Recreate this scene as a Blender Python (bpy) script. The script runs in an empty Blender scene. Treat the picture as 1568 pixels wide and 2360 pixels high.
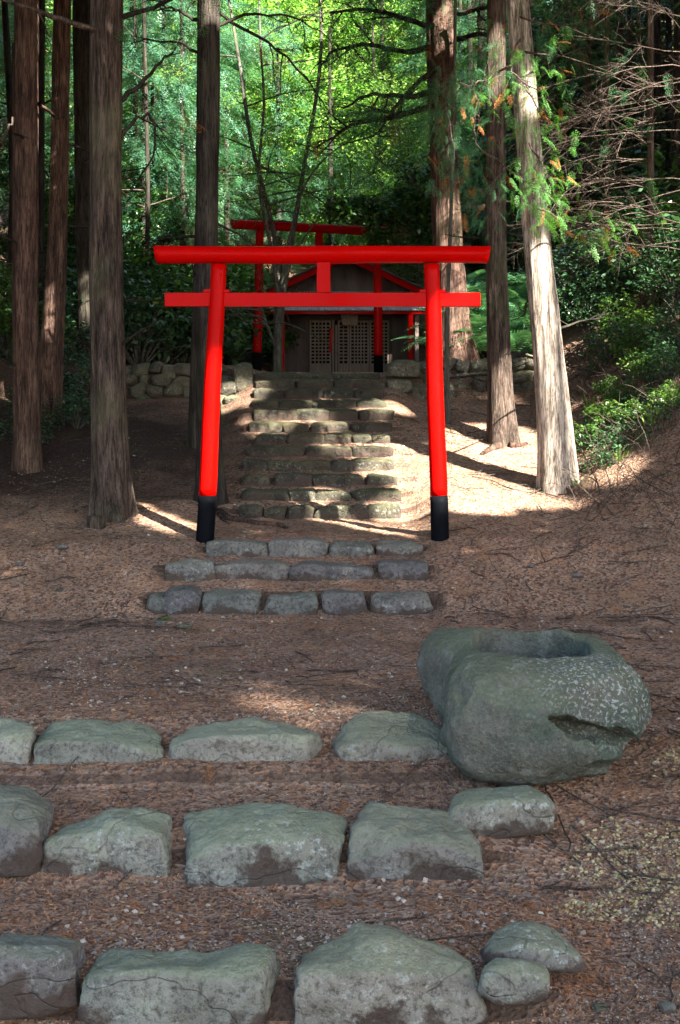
import bpy, bmesh, math, random
import numpy as np
R = math.radians
sc = bpy.context.scene
# ------------------------------------------------------------------ camera
FP, YH, CX, CZ = 3000.0, 1100.0, 784.0, 2.2      # focal length and horizon measured on the photograph (1568x2360 scale)
cd = bpy.data.cameras.new('camera'); cam = bpy.data.objects.new('camera', cd); sc.collection.objects.link(cam)
cd.sensor_fit = 'VERTICAL'; cd.sensor_height = 36; cd.sensor_width = 24
cd.lens = FP/2360*36; cd.shift_y = -(1180-YH)/2360; cd.clip_start = .1; cd.clip_end = 400
cam.location = (0, 0, CZ); cam.rotation_euler = (R(90), 0, 0); sc.camera = cam
# ------------------------------------------------------------------ sky and sun
SUN = np.array([.465, -.638, .616]); SUN /= np.linalg.norm(SUN)
w = bpy.data.worlds.new('World'); sc.world = w; w.use_nodes = True
wn = w.node_tree; bg = wn.nodes['Background']
sky = wn.nodes.new('ShaderNodeTexSky'); sky.sky_type = 'NISHITA'; sky.sun_disc = False
sky.sun_elevation = math.asin(SUN[2]); sky.sun_rotation = math.atan2(SUN[0], SUN[1])
wn.links.new(sky.outputs[0], bg.inputs[0]); bg.inputs[1].default_value = .07
sd = bpy.data.lights.new('sun', 'SUN'); sd.energy = 5.0; sd.angle = R(.5); sd.color = (1, .93, .82)
so = bpy.data.objects.new('sun', sd); sc.collection.objects.link(so)
import mathutils
so.rotation_euler = mathutils.Vector(SUN).to_track_quat('Z', 'Y').to_euler()
sc.view_settings.view_transform = 'Standard'; sc.view_settings.look = 'None'
sc.view_settings.exposure = 3.28; sc.view_settings.gamma = 1
try:
    sc.cycles.max_bounces = 6; sc.cycles.diffuse_bounces = 3; sc.cycles.transmission_bounces = 3; sc.cycles.transparent_max_bounces = 4
except Exception: pass

# ------------------------------------------------------------------ helpers
def P(px, py, D): return np.array([(px-CX)/FP*D, D, CZ+(YH-py)/FP*D])
def PX(px, D): return (px-CX)/FP*D
def PZ(py, D): return CZ+(YH-py)/FP*D

def hsh(ix, iy, iz, seed):
    h = (ix.astype(np.int64)*374761393 + iy.astype(np.int64)*668265263 + iz.astype(np.int64)*2147483647 + seed*974634777) & 0xffffffff
    h = ((h ^ (h >> 13))*1274126177) & 0xffffffff
    h = ((h ^ (h >> 15))*2246822519) & 0xffffffff
    return ((h ^ (h >> 16)) & 0xffffff)/float(0xffffff)*2-1
def vn(p, f=1.0, seed=0):
    q = np.asarray(p, float)*f; i = np.floor(q); t = q-i; t = t*t*(3-2*t); i = i.astype(np.int64)
    x, y, z = i[..., 0], i[..., 1], i[..., 2]; tx, ty, tz = t[..., 0], t[..., 1], t[..., 2]
    o = 0
    for a in (0, 1):
        for b in (0, 1):
            for c in (0, 1):
                o = o+hsh(x+a, y+b, z+c, seed)*(tx if a else 1-tx)*(ty if b else 1-ty)*(tz if c else 1-tz)
    return o
def fbm(p, f=1.0, o=3, seed=0):
    s = 0; a = 1; n = 0
    for k in range(o): s = s+a*vn(p, f, seed+k*17); n += a; a *= .5; f *= 2.03
    return s/n

class MB:
    def __init__(s): s.V = []; s.Q = []; s.T = []; s.n = 0
    def add(s, V, Q=None, T=None):
        V = np.asarray(V, float).reshape(-1, 3)
        if Q is not None and len(Q): s.Q.append(np.asarray(Q, int).reshape(-1, 4)+s.n)
        if T is not None and len(T): s.T.append(np.asarray(T, int).reshape(-1, 3)+s.n)
        s.V.append(V); s.n += len(V)
    def box(s, a, b, M=None):
        a = np.array(a, float); b = np.array(b, float)
        V = np.array([[x, y, z] for x in (a[0], b[0]) for y in (a[1], b[1]) for z in (a[2], b[2])])
        if M is not None: V = M(V)
        s.add(V, [[0, 1, 3, 2], [4, 6, 7, 5], [0, 4, 5, 1], [2, 3, 7, 6], [0, 2, 6, 4], [1, 5, 7, 3]])
    def tube(s, path, rad, n=6, cap=True):
        path = np.asarray(path, float); k = len(path); rad = np.broadcast_to(np.asarray(rad, float), (k,))
        d = np.gradient(path, axis=0); d /= np.linalg.norm(d, axis=1)[:, None]+1e-9
        up = np.array([0, 0, 1.]) if abs(d[0, 2]) < .9 else np.array([0, 1., 0])
        a = np.cross(d, up); a /= np.linalg.norm(a, axis=1)[:, None]+1e-9; b = np.cross(d, a)
        th = np.arange(n)*2*np.pi/n
        V = path[:, None, :]+rad[:, None, None]*(a[:, None, :]*np.cos(th)[None, :, None]+b[:, None, :]*np.sin(th)[None, :, None])
        i = np.arange(k-1)[:, None]; j = np.arange(n)[None, :]; j2 = (j+1) % n
        Q = np.stack([i*n+j, i*n+j2, (i+1)*n+j2, (i+1)*n+j], -1).reshape(-1, 4)
        V = V.reshape(-1, 3); T = []
        if cap:
            V = np.vstack([V, path[0], path[-1]]); c0 = k*n
            T = [[c0, (q+1) % n, q] for q in range(n)]+[[c0+1, (k-1)*n+q, (k-1)*n+(q+1) % n] for q in range(n)]
        s.add(V, Q, T)
    def data(s):
        V = np.vstack(s.V) if s.V else np.zeros((0, 3))
        return V, (np.vstack(s.Q) if s.Q else np.zeros((0, 4), int)), (np.vstack(s.T) if s.T else np.zeros((0, 3), int))

def mesh(name, V, Q=None, T=None, mat=None, smooth=True):
    V = np.asarray(V, np.float32).reshape(-1, 3)
    Q = np.zeros((0, 4), int) if Q is None else np.asarray(Q, int).reshape(-1, 4)
    T = np.zeros((0, 3), int) if T is None else np.asarray(T, int).reshape(-1, 3)
    m = bpy.data.meshes.new(name); m.vertices.add(len(V)); m.vertices.foreach_set('co', V.ravel())
    li = np.concatenate([Q.ravel(), T.ravel()]).astype(np.int32)
    m.loops.add(len(li)); m.loops.foreach_set('vertex_index', li)
    tot = np.concatenate([np.full(len(Q), 4), np.full(len(T), 3)]).astype(np.int32)
    st = np.concatenate([[0], np.cumsum(tot)[:-1]]).astype(np.int32)
    m.polygons.add(len(tot)); m.polygons.foreach_set('loop_start', st); m.polygons.foreach_set('loop_total', tot)
    m.polygons.foreach_set('use_smooth', np.full(len(tot), smooth))
    m.update(calc_edges=True); m.validate()
    if mat: m.materials.append(mat)
    return m
def link(o, parent=None):
    sc.collection.objects.link(o)
    if parent is not None: o.parent = parent
    return o
def wloc(o):
    v = np.array(o.location)
    return v+wloc(o.parent) if o.parent else v
def ob(name, mb, mat, parent=None, loc=None, smooth=True):
    """mb holds world coordinates; the object is put at loc (or the parent's place)"""
    V, Q, T = mb.data() if isinstance(mb, MB) else mb
    if parent is not None:
        base = wloc(parent); o = bpy.data.objects.new(name, mesh(name, V-base, Q, T, mat, smooth)); return link(o, parent)
    if loc is None:
        loc = V.mean(0); loc[2] = V[:, 2].min()
    loc = np.array(loc, float)
    o = bpy.data.objects.new(name, mesh(name, V-loc, Q, T, mat, smooth)); o.location = loc
    return link(o)
def tag(o, label=None, cat=None, group=None, kind=None):
    if label: o['label'] = label
    if cat: o['category'] = cat
    if group: o['group'] = group
    if kind: o['kind'] = kind
    return o
def thing(name, loc, label, cat, group=None):
    o = bpy.data.objects.new(name, None); o.location = loc; o.empty_display_size = .2; link(o)
    return tag(o, label, cat, group)

# ------------------------------------------------------------------ materials
def newmat(name, rough=.8, spec=.3):
    m = bpy.data.materials.new(name); m.use_nodes = True; nt = m.node_tree
    b = nt.nodes['Principled BSDF']; b.inputs['Roughness'].default_value = rough
    b.inputs['Specular IOR Level'].default_value = spec
    return m, nt, b
def N(nt, t, **kw):
    n = nt.nodes.new('ShaderNode'+t)
    for k, v in kw.items():
        if k in n.inputs: n.inputs[k].default_value = v
        else: setattr(n, k, v)
    return n
def ramp(nt, src, stops, interp='LINEAR'):
    r = nt.nodes.new('ShaderNodeValToRGB'); cr = r.color_ramp; cr.interpolation = interp
    while len(cr.elements) < len(stops): cr.elements.new(.5)
    for e, (p, c) in zip(cr.elements, stops):
        e.position = p; e.color = (c if len(c) == 4 else (*c, 1)) if not isinstance(c, (int, float)) else (c, c, c, 1)
    nt.links.new(src, r.inputs[0]); return r.outputs[0]
def mixc(nt, fac, a, b, mode='MIX'):
    m = nt.nodes.new('ShaderNodeMix'); m.data_type = 'RGBA'; m.blend_type = mode
    for s, v in ((m.inputs[0], fac), (m.inputs[6], a), (m.inputs[7], b)):
        if hasattr(v, 'is_linked') or hasattr(v, 'links'): nt.links.new(v, s)
        else: s.default_value = v if isinstance(v, (int, float)) else (*v, 1)
    return m.outputs[2]
def math_(nt, op, a, b=0.0):
    m = nt.nodes.new('ShaderNodeMath'); m.operation = op
    for s, v in ((m.inputs[0], a), (m.inputs[1], b)):
        if hasattr(v, 'links'): nt.links.new(v, s)
        else: s.default_value = v
    return m.outputs[0]
def coords(nt, scale=(1, 1, 1), kind='Object'):
    tc = nt.nodes.new('ShaderNodeTexCoord'); mp = nt.nodes.new('ShaderNodeMapping'); mp.inputs['Scale'].default_value = scale
    nt.links.new(tc.outputs[kind], mp.inputs[0]); return mp.outputs[0]
def wpos(nt, scale=(1, 1, 1)):
    g = nt.nodes.new('ShaderNodeNewGeometry'); mp = nt.nodes.new('ShaderNodeMapping'); mp.inputs['Scale'].default_value = scale
    nt.links.new(g.outputs['Position'], mp.inputs[0]); return mp.outputs[0]
def noise(nt, vec, scale, detail=4, rough=.6, out='Fac'):
    n = N(nt, 'TexNoise', Scale=scale, Detail=detail, Roughness=rough); nt.links.new(vec, n.inputs['Vector']); return n.outputs[out]
def bump(nt, b, h, strength=.5, dist=.02):
    n = N(nt, 'Bump', Strength=strength, Distance=dist); nt.links.new(h, n.inputs['Height']); nt.links.new(n.outputs[0], b.inputs['Normal']); return n

def stone_mat(name, base, light, moss, mossamt, dirt=True, lich=.5, dirtlev=.34):
    m, nt, b = newmat(name, .85, .25)
    v = wpos(nt); g = nt.nodes.new('ShaderNodeNewGeometry')
    n1 = noise(nt, v, 5, 6, .65); n2 = noise(nt, v, 38, 5, .7); n3 = noise(nt, v, 1.7, 2, .5)
    c = ramp(nt, n1, [(.32, base), (.52, tuple((x+y)/2 for x, y in zip(base, light))), (.72, light)])
    c = mixc(nt, math_(nt, 'MULTIPLY', ramp(nt, n2, [(.38, 1.), (.52, 0.)]), .75), c, tuple(x*.4 for x in base)); n5 = noise(nt, v, 140, 3, .7); c = mixc(nt, math_(nt, 'MULTIPLY', ramp(nt, n5, [(.52, 0.), (.62, 1.)]), .35), c, light)
    sep = nt.nodes.new('ShaderNodeSeparateXYZ'); nt.links.new(g.outputs['Normal'], sep.inputs[0])
    up = math_(nt, 'ADD', sep.outputs[2], math_(nt, 'MULTIPLY', math_(nt, 'SUBTRACT', n1, .5), 1.6))
    mo = ramp(nt, up, [(.15, 0.), (.85, 1.)])
    c = mixc(nt, math_(nt, 'MULTIPLY', mo, mossamt), c, moss)
    oi = nt.nodes.new('ShaderNodeObjectInfo'); c = mixc(nt, 1., c, ramp(nt, oi.outputs['Random'], [(0, (.72, .70, .74)), (.35, (1.05, 1., .92)), (.7, (.85, .9, .84)), (1, (1.2, 1.17, 1.1))]), 'MULTIPLY')
    ck = ramp(nt, math_(nt, 'ABSOLUTE', math_(nt, 'SUBTRACT', noise(nt, wpos(nt, (1, 1, 1.8)), 1.5, 3, .5), .5)), [(0., 1.), (.006, 0.)]); c = mixc(nt, math_(nt, 'MULTIPLY', ck, .18), c, tuple(x*.3 for x in base))
    lc = noise(nt, v, 22, 5, .75)
    lm = math_(nt, 'MULTIPLY', ramp(nt, lc, [(.56, 0.), (.61, 1.)]), math_(nt, 'MULTIPLY', ramp(nt, n3, [(.45, 0.), (.62, 1.)]), lich))
    c = mixc(nt, lm, c, (.42, .46, .42))
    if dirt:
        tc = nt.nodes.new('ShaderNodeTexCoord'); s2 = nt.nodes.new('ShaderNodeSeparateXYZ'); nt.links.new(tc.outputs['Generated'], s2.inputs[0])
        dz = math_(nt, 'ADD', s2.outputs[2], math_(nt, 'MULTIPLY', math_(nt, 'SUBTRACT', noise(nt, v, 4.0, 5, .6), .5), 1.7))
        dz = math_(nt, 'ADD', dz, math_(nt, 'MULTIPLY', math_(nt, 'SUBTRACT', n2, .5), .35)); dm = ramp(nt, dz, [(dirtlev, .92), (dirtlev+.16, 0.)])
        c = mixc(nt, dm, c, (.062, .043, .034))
    nt.links.new(c, b.inputs['Base Color'])
    hh = math_(nt, 'SUBTRACT', math_(nt, 'ADD', math_(nt, 'MULTIPLY', n2, .6), n1), math_(nt, 'MULTIPLY', ck, .25))
    bump(nt, b, hh, .8, .05)
    return m

def leaf_mat(name, stops, trans=.35, rough=.45, spec=.4, tcol=1.6):
    m, nt, b = newmat(name, rough, spec)
    g = nt.nodes.new('ShaderNodeNewGeometry'); oi = nt.nodes.new('ShaderNodeObjectInfo')
    v = wpos(nt); n1 = noise(nt, v, .9, 2, .5)
    f = math_(nt, 'ADD', math_(nt, 'MULTIPLY', g.outputs['Random Per Island'], .55), math_(nt, 'MULTIPLY', n1, .45))
    c = ramp(nt, f, stops); nt.links.new(c, b.inputs['Base Color'])
    t = nt.nodes.new('ShaderNodeBsdfTranslucent'); tc = mixc(nt, 1., c, (tcol, tcol*.95, tcol*.55), 'MULTIPLY'); nt.links.new(tc, t.inputs[0])
    ms = nt.nodes.new('ShaderNodeMixShader'); ms.inputs[0].default_value = trans
    nt.links.new(b.outputs[0], ms.inputs[1]); nt.links.new(t.outputs[0], ms.inputs[2])
    nt.links.new(ms.outputs[0], nt.nodes['Material Output'].inputs[0]); return m

def bark_mat(name, dark, mid, light, green=.25, bs=1.):
    m, nt, b = newmat(name, .9, .15)
    v = wpos(nt, (1, 1, .11)); n1 = noise(nt, v, 16, 6, .65); n2 = noise(nt, v, 55, 4, .7); n3 = noise(nt, wpos(nt), 1.3, 4, .6)
    c = ramp(nt, n1, [(.36, dark), (.5, mid), (.66, light)]); n6 = noise(nt, wpos(nt, (1, 1, .05)), 110, 4, .7)
    c = mixc(nt, math_(nt, 'MULTIPLY', ramp(nt, n2, [(.42, 1.), (.52, 0.)]), .8), c, dark); c = mixc(nt, math_(nt, 'MULTIPLY', ramp(nt, n6, [(.52, 0.), (.62, 1.)]), .45), c, light)
    c = mixc(nt, math_(nt, 'MULTIPLY', ramp(nt, n3, [(.5, 0.), (.68, 1.)]), green), c, (.13, .14, .07))
    nt.links.new(c, b.inputs['Base Color'])
    bump(nt, b, math_(nt, 'ADD', n1, math_(nt, 'MULTIPLY', n2, .8)), bs*.9, .04*bs)
    return m

def paint_mat(name, col, rough=.28, coat=.3, wear=.12):
    m, nt, b = newmat(name, rough, .5); v = wpos(nt)
    n1 = noise(nt, v, 3, 5, .65); n2 = noise(nt, wpos(nt, (1, 1, .3)), 30, 4, .7)
    c = mixc(nt, math_(nt, 'MULTIPLY', ramp(nt, n1, [(.4, 0.), (.7, 1.)]), wear*2), col, tuple(x*.75+.0006 for x in col))
    c = mixc(nt, math_(nt, 'MULTIPLY', ramp(nt, n2, [(.62, 0.), (.72, 1.)]), wear), c, tuple(x*.6 for x in col))
    nt.links.new(c, b.inputs['Base Color']); b.inputs['Coat Weight'].default_value = coat; b.inputs['Specular IOR Level'].default_value = .02; b.inputs['Coat Roughness'].default_value = .07
    nt.links.new(ramp(nt, n1, [(.3, rough*.7), (.8, rough*1.8)]), b.inputs['Roughness'])
    bump(nt, b, math_(nt, 'ADD', n1, math_(nt, 'MULTIPLY', n2, .3)), .25, .012); return m

def wood_mat(name, a, c2, rough=.75, sc_=(1, 1, .08)):
    m, nt, b = newmat(name, rough, .2); n1 = noise(nt, wpos(nt, sc_), 40, 5, .6)
    nt.links.new(ramp(nt, n1, [(.3, a), (.7, c2)]), b.inputs['Base Color']); bump(nt, b, n1, .3, .005); return m

def island_mat(name, stops, rough=.85, interp='LINEAR', spec=.2):
    m, nt, b = newmat(name, rough, spec); g = nt.nodes.new('ShaderNodeNewGeometry')
    nt.links.new(ramp(nt, g.outputs['Random Per Island'], stops, interp), b.inputs['Base Color']); return m

M = {}
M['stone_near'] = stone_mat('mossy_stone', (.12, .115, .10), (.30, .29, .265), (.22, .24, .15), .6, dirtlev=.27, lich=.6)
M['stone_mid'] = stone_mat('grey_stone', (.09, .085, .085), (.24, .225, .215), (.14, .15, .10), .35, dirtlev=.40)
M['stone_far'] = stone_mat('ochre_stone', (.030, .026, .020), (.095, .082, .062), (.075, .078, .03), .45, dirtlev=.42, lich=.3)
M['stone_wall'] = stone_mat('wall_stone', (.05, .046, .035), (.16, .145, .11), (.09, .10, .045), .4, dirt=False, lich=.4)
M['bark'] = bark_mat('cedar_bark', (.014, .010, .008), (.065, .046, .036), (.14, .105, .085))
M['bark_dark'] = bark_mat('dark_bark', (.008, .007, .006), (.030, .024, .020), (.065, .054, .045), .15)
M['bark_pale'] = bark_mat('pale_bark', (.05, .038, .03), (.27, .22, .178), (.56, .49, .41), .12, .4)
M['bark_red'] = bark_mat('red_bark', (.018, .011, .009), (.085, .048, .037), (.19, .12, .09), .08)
M['twig'] = bark_mat('dead_twig', (.03, .022, .018), (.085, .064, .052), (.18, .138, .11), 0)
M['smooth_bark'] = bark_mat('maple_bark', (.035, .033, .028), (.085, .08, .068), (.15, .145, .125), .3)
M['red'] = paint_mat('vermilion_paint', (.40, .0012, .0006), .34, .035, .12)
M['red_back'] = paint_mat('vermilion_paint_older', (.33, .003, .002), .45, .05, .05)
M['black'] = paint_mat('black_paint', (.004, .0045, .006), .5, .0, .1)
M['weave'] = wood_mat('grey_wood', (.16, .125, .105), (.30, .245, .21))
M['darkwood'] = wood_mat('dark_wood', (.05, .038, .032), (.10, .08, .07))
M['hinoki'] = leaf_mat('cypress_leaf', [(.15, (.014, .055, .024)), (.45, (.03, .11, .045)), (.7, (.055, .16, .06)), (.93, (.12, .20, .06))], .3)
M['hinoki_blue'] = leaf_mat('cypress_leaf_bluish', [(.15, (.02, .075, .045)), (.45, (.05, .15, .09)), (.7, (.10, .24, .145)), (.9, (.26, .32, .19))], .4)
M['hinoki_fresh'] = leaf_mat('cypress_leaf_fresh', [(.2, (.03, .11, .02)), (.5, (.06, .20, .03)), (.8, (.12, .30, .05))], .35)
M['orange'] = leaf_mat('withered_leaf', [(.2, (.22, .07, .02)), (.8, (.48, .20, .07))], .25, .7, .1, 1.2)
M['maple'] = leaf_mat('maple_leaf', [(.15, (.035, .12, .018)), (.42, (.085, .22, .04)), (.65, (.20, .36, .10)), (.88, (.46, .54, .24))], .5)
M['broad'] = leaf_mat('evergreen_leaf', [(.2, (.012, .04, .012)), (.5, (.03, .085, .02)), (.85, (.07, .14, .03))], .2, .3, .5)
M['shrub'] = leaf_mat('shrub_leaf', [(.15, (.018, .055, .012)), (.5, (.042, .105, .02)), (.85, (.13, .22, .05))], .35)
M['ivy'] = leaf_mat('undergrowth_leaf', [(.15, (.012, .04, .02)), (.5, (.03, .08, .035)), (.9, (.08, .15, .06))], .2, .35, .5)
M['fern'] = leaf_mat('fern_leaf', [(.15, (.03, .10, .045)), (.5, (.06, .17, .08)), (.9, (.10, .24, .11))], .35)
M['grass'] = leaf_mat('grass_blade', [(.15, (.05, .12, .02)), (.6, (.11, .22, .04)), (.9, (.25, .26, .08))], .35)

def ground_mat():
    m, nt, b = newmat('forest_floor', .95, .1); v = wpos(nt)
    big = noise(nt, v, .8, 4, .6); med = noise(nt, v, 6, 5, .65); fine = noise(nt, v, 90, 3, .7)
    base = ramp(nt, med, [(.3, (.12, .074, .055)), (.5, (.22, .14, .105)), (.7, (.31, .21, .16))])
    vo = N(nt, 'TexVoronoi', Scale=52.); vo.feature = 'F1'; nt.links.new(v, vo.inputs['Vector'])
    sp = nt.nodes.new('ShaderNodeSeparateColor'); nt.links.new(vo.outputs['Color'], sp.inputs[0])
    chips = ramp(nt, sp.outputs[0], [(0, (.08, .052, .042)), (.25, (.18, .115, .085)), (.5, (.33, .19, .12)), (.72, (.26, .195, .16)), (.88, (.36, .27, .21)), (1, (.48, .38, .29))], 'CONSTANT')
    dens = ramp(nt, big, [(.35, .75), (.65, 1.)])
    c = mixc(nt, dens, base, chips)
    vo2 = N(nt, 'TexVoronoi', Scale=26.); nt.links.new(v, vo2.inputs['Vector'])
    sp2 = nt.nodes.new('ShaderNodeSeparateColor'); nt.links.new(vo2.outputs['Color'], sp2.inputs[0])
    c = mixc(nt, math_(nt, 'MULTIPLY', ramp(nt, sp2.outputs[1], [(.8, 0.), (.81, 1.)], 'CONSTANT'), .5), c, (.26, .20, .15))
    pt = noise(nt, v, 1.5, 5, .65); c = mixc(nt, math_(nt, 'MULTIPLY', ramp(nt, pt, [(.42, 1.), (.6, 0.)]), .35), c, (.075, .048, .036)); c = mixc(nt, math_(nt, 'MULTIPLY', ramp(nt, noise(nt, v, 2.6, 5, .7), [(.55, 0.), (.7, 1.)]), .4), c, (.36, .19, .10))
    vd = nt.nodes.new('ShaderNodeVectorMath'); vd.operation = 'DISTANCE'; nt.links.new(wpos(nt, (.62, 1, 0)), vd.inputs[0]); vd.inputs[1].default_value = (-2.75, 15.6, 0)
    left_shade = ramp(nt, math_(nt, 'ADD', math_(nt, 'MULTIPLY', vd.outputs['Value'], .25), math_(nt, 'MULTIPLY', noise(nt, v, 1.2, 5, .65), .5)), [(.62, .88), (1.05, 0.)]); c = mixc(nt, left_shade, c, (.016, .012, .012))  # dark humus patch under left trees, partly shade painted into the ground colour
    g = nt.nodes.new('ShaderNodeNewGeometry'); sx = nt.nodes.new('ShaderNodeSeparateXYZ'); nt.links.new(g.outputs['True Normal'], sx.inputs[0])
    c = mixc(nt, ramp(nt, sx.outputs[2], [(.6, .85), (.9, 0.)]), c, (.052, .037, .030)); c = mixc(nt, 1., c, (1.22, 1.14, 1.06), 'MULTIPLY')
    mo = noise(nt, v, 1.9, 4, .65)
    c = mixc(nt, math_(nt, 'MULTIPLY', ramp(nt, mo, [(.6, 0.), (.72, 1.)]), .35), c, (.09, .10, .035))
    nt.links.new(c, b.inputs['Base Color'])
    bump(nt, b, math_(nt, 'ADD', math_(nt, 'MULTIPLY', vo.outputs['Distance'], 1.2), math_(nt, 'ADD', fine, med)), .8, .02)
    return m
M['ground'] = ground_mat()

# ------------------------------------------------------------------ terrain
rows3 = [(4.85, -1.885, -2.12, .12), (5.95, -1.66, -1.87, .2), (6.86, -1.42, -1.60, .55)]
rowsM = [(11.0, -.924, -1.17, .05), (11.4, -.722, -.92, .1), (11.8, -.55, -.725, .1)]
topsY = [1160, 1124, 1088, 1055, 1024, 996, 969, 939, 917, 893, 872, 857]
rowsU = []
for i, y in enumerate(topsY):
    D = 13.4+.38*i; rowsU.append((D, (YH-y)/FP*D))
rowsU = [(d, z, (rowsU[i-1][1]-.0 if i else -.446), .12) for i, (d, z) in enumerate(rowsU)]
def prof(pts, rows):
    for (d, zt, zb, f) in rows:
        sh_ = .11 if f > .5 else 0; pts += [(d-.05-sh_, zb), (d+.03-sh_, zb+f*(zt-zb)), (d+.10, zb+(f+.12)*(zt-zb)), (d+.15, zt-.06), (d+.28, zt-.02)]
    return pts
far = [(17.9, 1.44), (22.8, 1.79), (25.5, 1.95), (27.5, 2.6), (30, 4.2), (34, 7.5), (45, 17.5), (60, 31), (90, 55)]
C_ = prof([(0, -2.5), (3.5, -2.2)], rows3)
C_ += [(7.3, -1.34), (10.8, -1.19)]; C_ = prof(C_, rowsM); C_ += [(12.1, -.56), (13.2, -.45)]; C_ = prof(C_, rowsU); C_ += far
L0 = prof([(0, -2.5), (3.5, -2.2)], rows3)+[(7.3, -1.34), (10.8, -1.17), (11.4, -.86), (12, -.58), (13, -.38), (14, -.18), (15, .17), (16.3, .66), (17.5, 1.0), (17.75, 1.05), (17.95, 1.5), (19, 1.6)]+[(d, z+.15) for d, z in far[1:]]
Rr = [(0, -2.5), (3.5, -2.25), (4.85, -2.02), (5.9, -1.83), (6.6, -1.64), (7.4, -1.40), (10.8, -1.13), (11.4, -.84), (12, -.57), (13, -.30), (13.6, -.12), (14.5, .12), (15.5, .44), (16.5, .78), (17.5, 1.05), (17.7, 1.15), (17.9, 1.5), (19, 1.62)]+[(d, z+.2) for d, z in far[1:]]
def ip(pts, D): a = np.array(pts); return np.interp(D, a[:, 0], a[:, 1])
def sst(a, b, x): t = np.clip((x-a)/(b-a), 0, 1); return t*t*(3-2*t)
def T(x, y, rough=True):
    x = np.asarray(x, float); y = np.asarray(y, float)
    c, l, r = ip(C_, y), ip(L0, y), ip(Rr, y)
    eR = np.interp(y, [5.5, 5.7, 6.5, 6.7, 8, 12, 12.6], [.60, .60, .62, .80, .76, .74, .66]); eL = np.interp(y, [11.6, 11.72, 12.2, 12.6], [-1.58, -1.2, -1.2, -1.12])
    wL = np.interp(y, [12.2, 13.2], [.2, .63]); z = c+(l-c)*sst(0, 1, (eL+.03-x)/wL)
    wR = np.interp(y, [8, 10, 12.2, 13.2], [.45, .2, .2, .5]); z = z+(r-z)*sst(0, 1, (x-eR+.02)/wR)
    bank = np.maximum(0, x-(2.35+.04*(y-13)))
    z = z+bank*(.06+.56*sst(11.6, 13.6, y))
    z = z+.35*np.maximum(0, x-5.5)
    z = z+np.maximum(0, -x-4.5)*.28*sst(10, 14, y)
    # rut between the steps and the right tree
    if rough:
        p = np.stack([x, y, 0*x], -1)
        z = z+fbm(p, .9, 2, 5)*.05*sst(1.0, 3, np.abs(x)+.6)+fbm(p, 5, 3, 9)*.018+np.where(y > 27, fbm(p, .25, 3, 3)*1.2*sst(27, 35, y), 0)
    return z+CZ
def Tz(x, y): return float(T(np.array([x]), np.array([y]))[0])
ys = np.concatenate([np.arange(0, 3.5, .25), np.arange(3.5, 18.4, .035), np.geomspace(18.4, 90, 130)[1:]])
us = np.concatenate([np.linspace(-1, -.02, 170)**3, [0], np.linspace(.02, 1, 170)**3])
Xg = np.zeros((len(ys), 0)); cols = []
base = np.linspace(-1, 1, 341)
spread = np.sign(base)*(np.abs(base)*.42+np.abs(base)**4*2.2)
XX = spread[None, :]*(2.0+ys[:, None]*.82); YY = np.repeat(ys[:, None], len(base), 1)
ZZ = T(XX, YY)
nv, nu = XX.shape; i = np.arange(nv-1)[:, None]; j = np.arange(nu-1)[None, :]
Qg = np.stack([i*nu+j, i*nu+j+1, (i+1)*nu+j+1, (i+1)*nu+j], -1).reshape(-1, 4)
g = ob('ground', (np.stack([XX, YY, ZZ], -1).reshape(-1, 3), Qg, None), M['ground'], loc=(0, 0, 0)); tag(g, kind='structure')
# the land behind the viewpoint and far to the sides
mb = MB(); a = np.array([[-120, -60, -.9], [120, -60, -.9], [120, 0.05, -.33], [-120, .05, -.33]]); mb.add(a, [[0, 1, 2, 3]])
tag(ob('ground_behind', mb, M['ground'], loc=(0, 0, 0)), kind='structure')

# ------------------------------------------------------------------ chosen sun patches; crowns are cut open along the sun's rays to light them
LIT = []
def lit(px, py, D, r, keep=0.): LIT.append((P(px, py, D), r, keep))
for px, py, D, r in ((1010, 1085, 14.0, .2), (1110, 1100, 14.0, .62), (1210, 1130, 13.6, .5), (960, 1150, 13.4, .2), (1080, 1160, 13.2, .28), (1190, 1060, 14.6, .5),
                     (1290, 1090, 13.5, .42), (1280, 980, 13.5, .42), (1270, 860, 13.4, .4), (1262, 750, 13.4, .36), (1245, 640, 13.4, .2), (1170, 960, 15.3, .4),
                     (1180, 880, 15.3, .14), (1360, 1020, 14.6, .2), (1330, 930, 15.6, .25), (1130, 640, 15, .1),
                     (550, 920, 17.2, .15), (535, 952, 17, .12), (590, 962, 16, .02), (800, 1015, 15.2, .02), (885, 1075, 14.4, .10), (740, 917, 16.6, .06), (850, 945, 16.2, .06), (620, 985, 15.6, .06),
                     (490, 880, 12.05, .03), (483, 990, 12.05, .04), (478, 1090, 12.05, .08), (1003, 740, 12.05, .0), (1003, 840, 12.05, .02), (1006, 940, 12.05, .06), (1010, 1060, 12.05, .25), (1085, 690, 12.05, .04), (595, 790, 22.8, .2), (65, 130, 14.8, .2), (65, 255, 14.8, .26), (130, 290, 16.8, .25), (150, 380, 16.8, .2), (60, 60, 14.8, .15), (1165, 80, 15, .2),
                     (935, 800, 25.3, .15), (1050, 800, 19, .12), (195, 740, 19.6, .25), (135, 760, 17, .2),
                     (1275, 160, 12.7, .08), (1285, 250, 12.7, .06), (1300, 400, 12.6, .06), (1300, 465, 12.5, .12), (1170, 480, 12.8, .08), (1120, 250, 12.8, .08)):
    lit(px, py, D, r)
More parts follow.
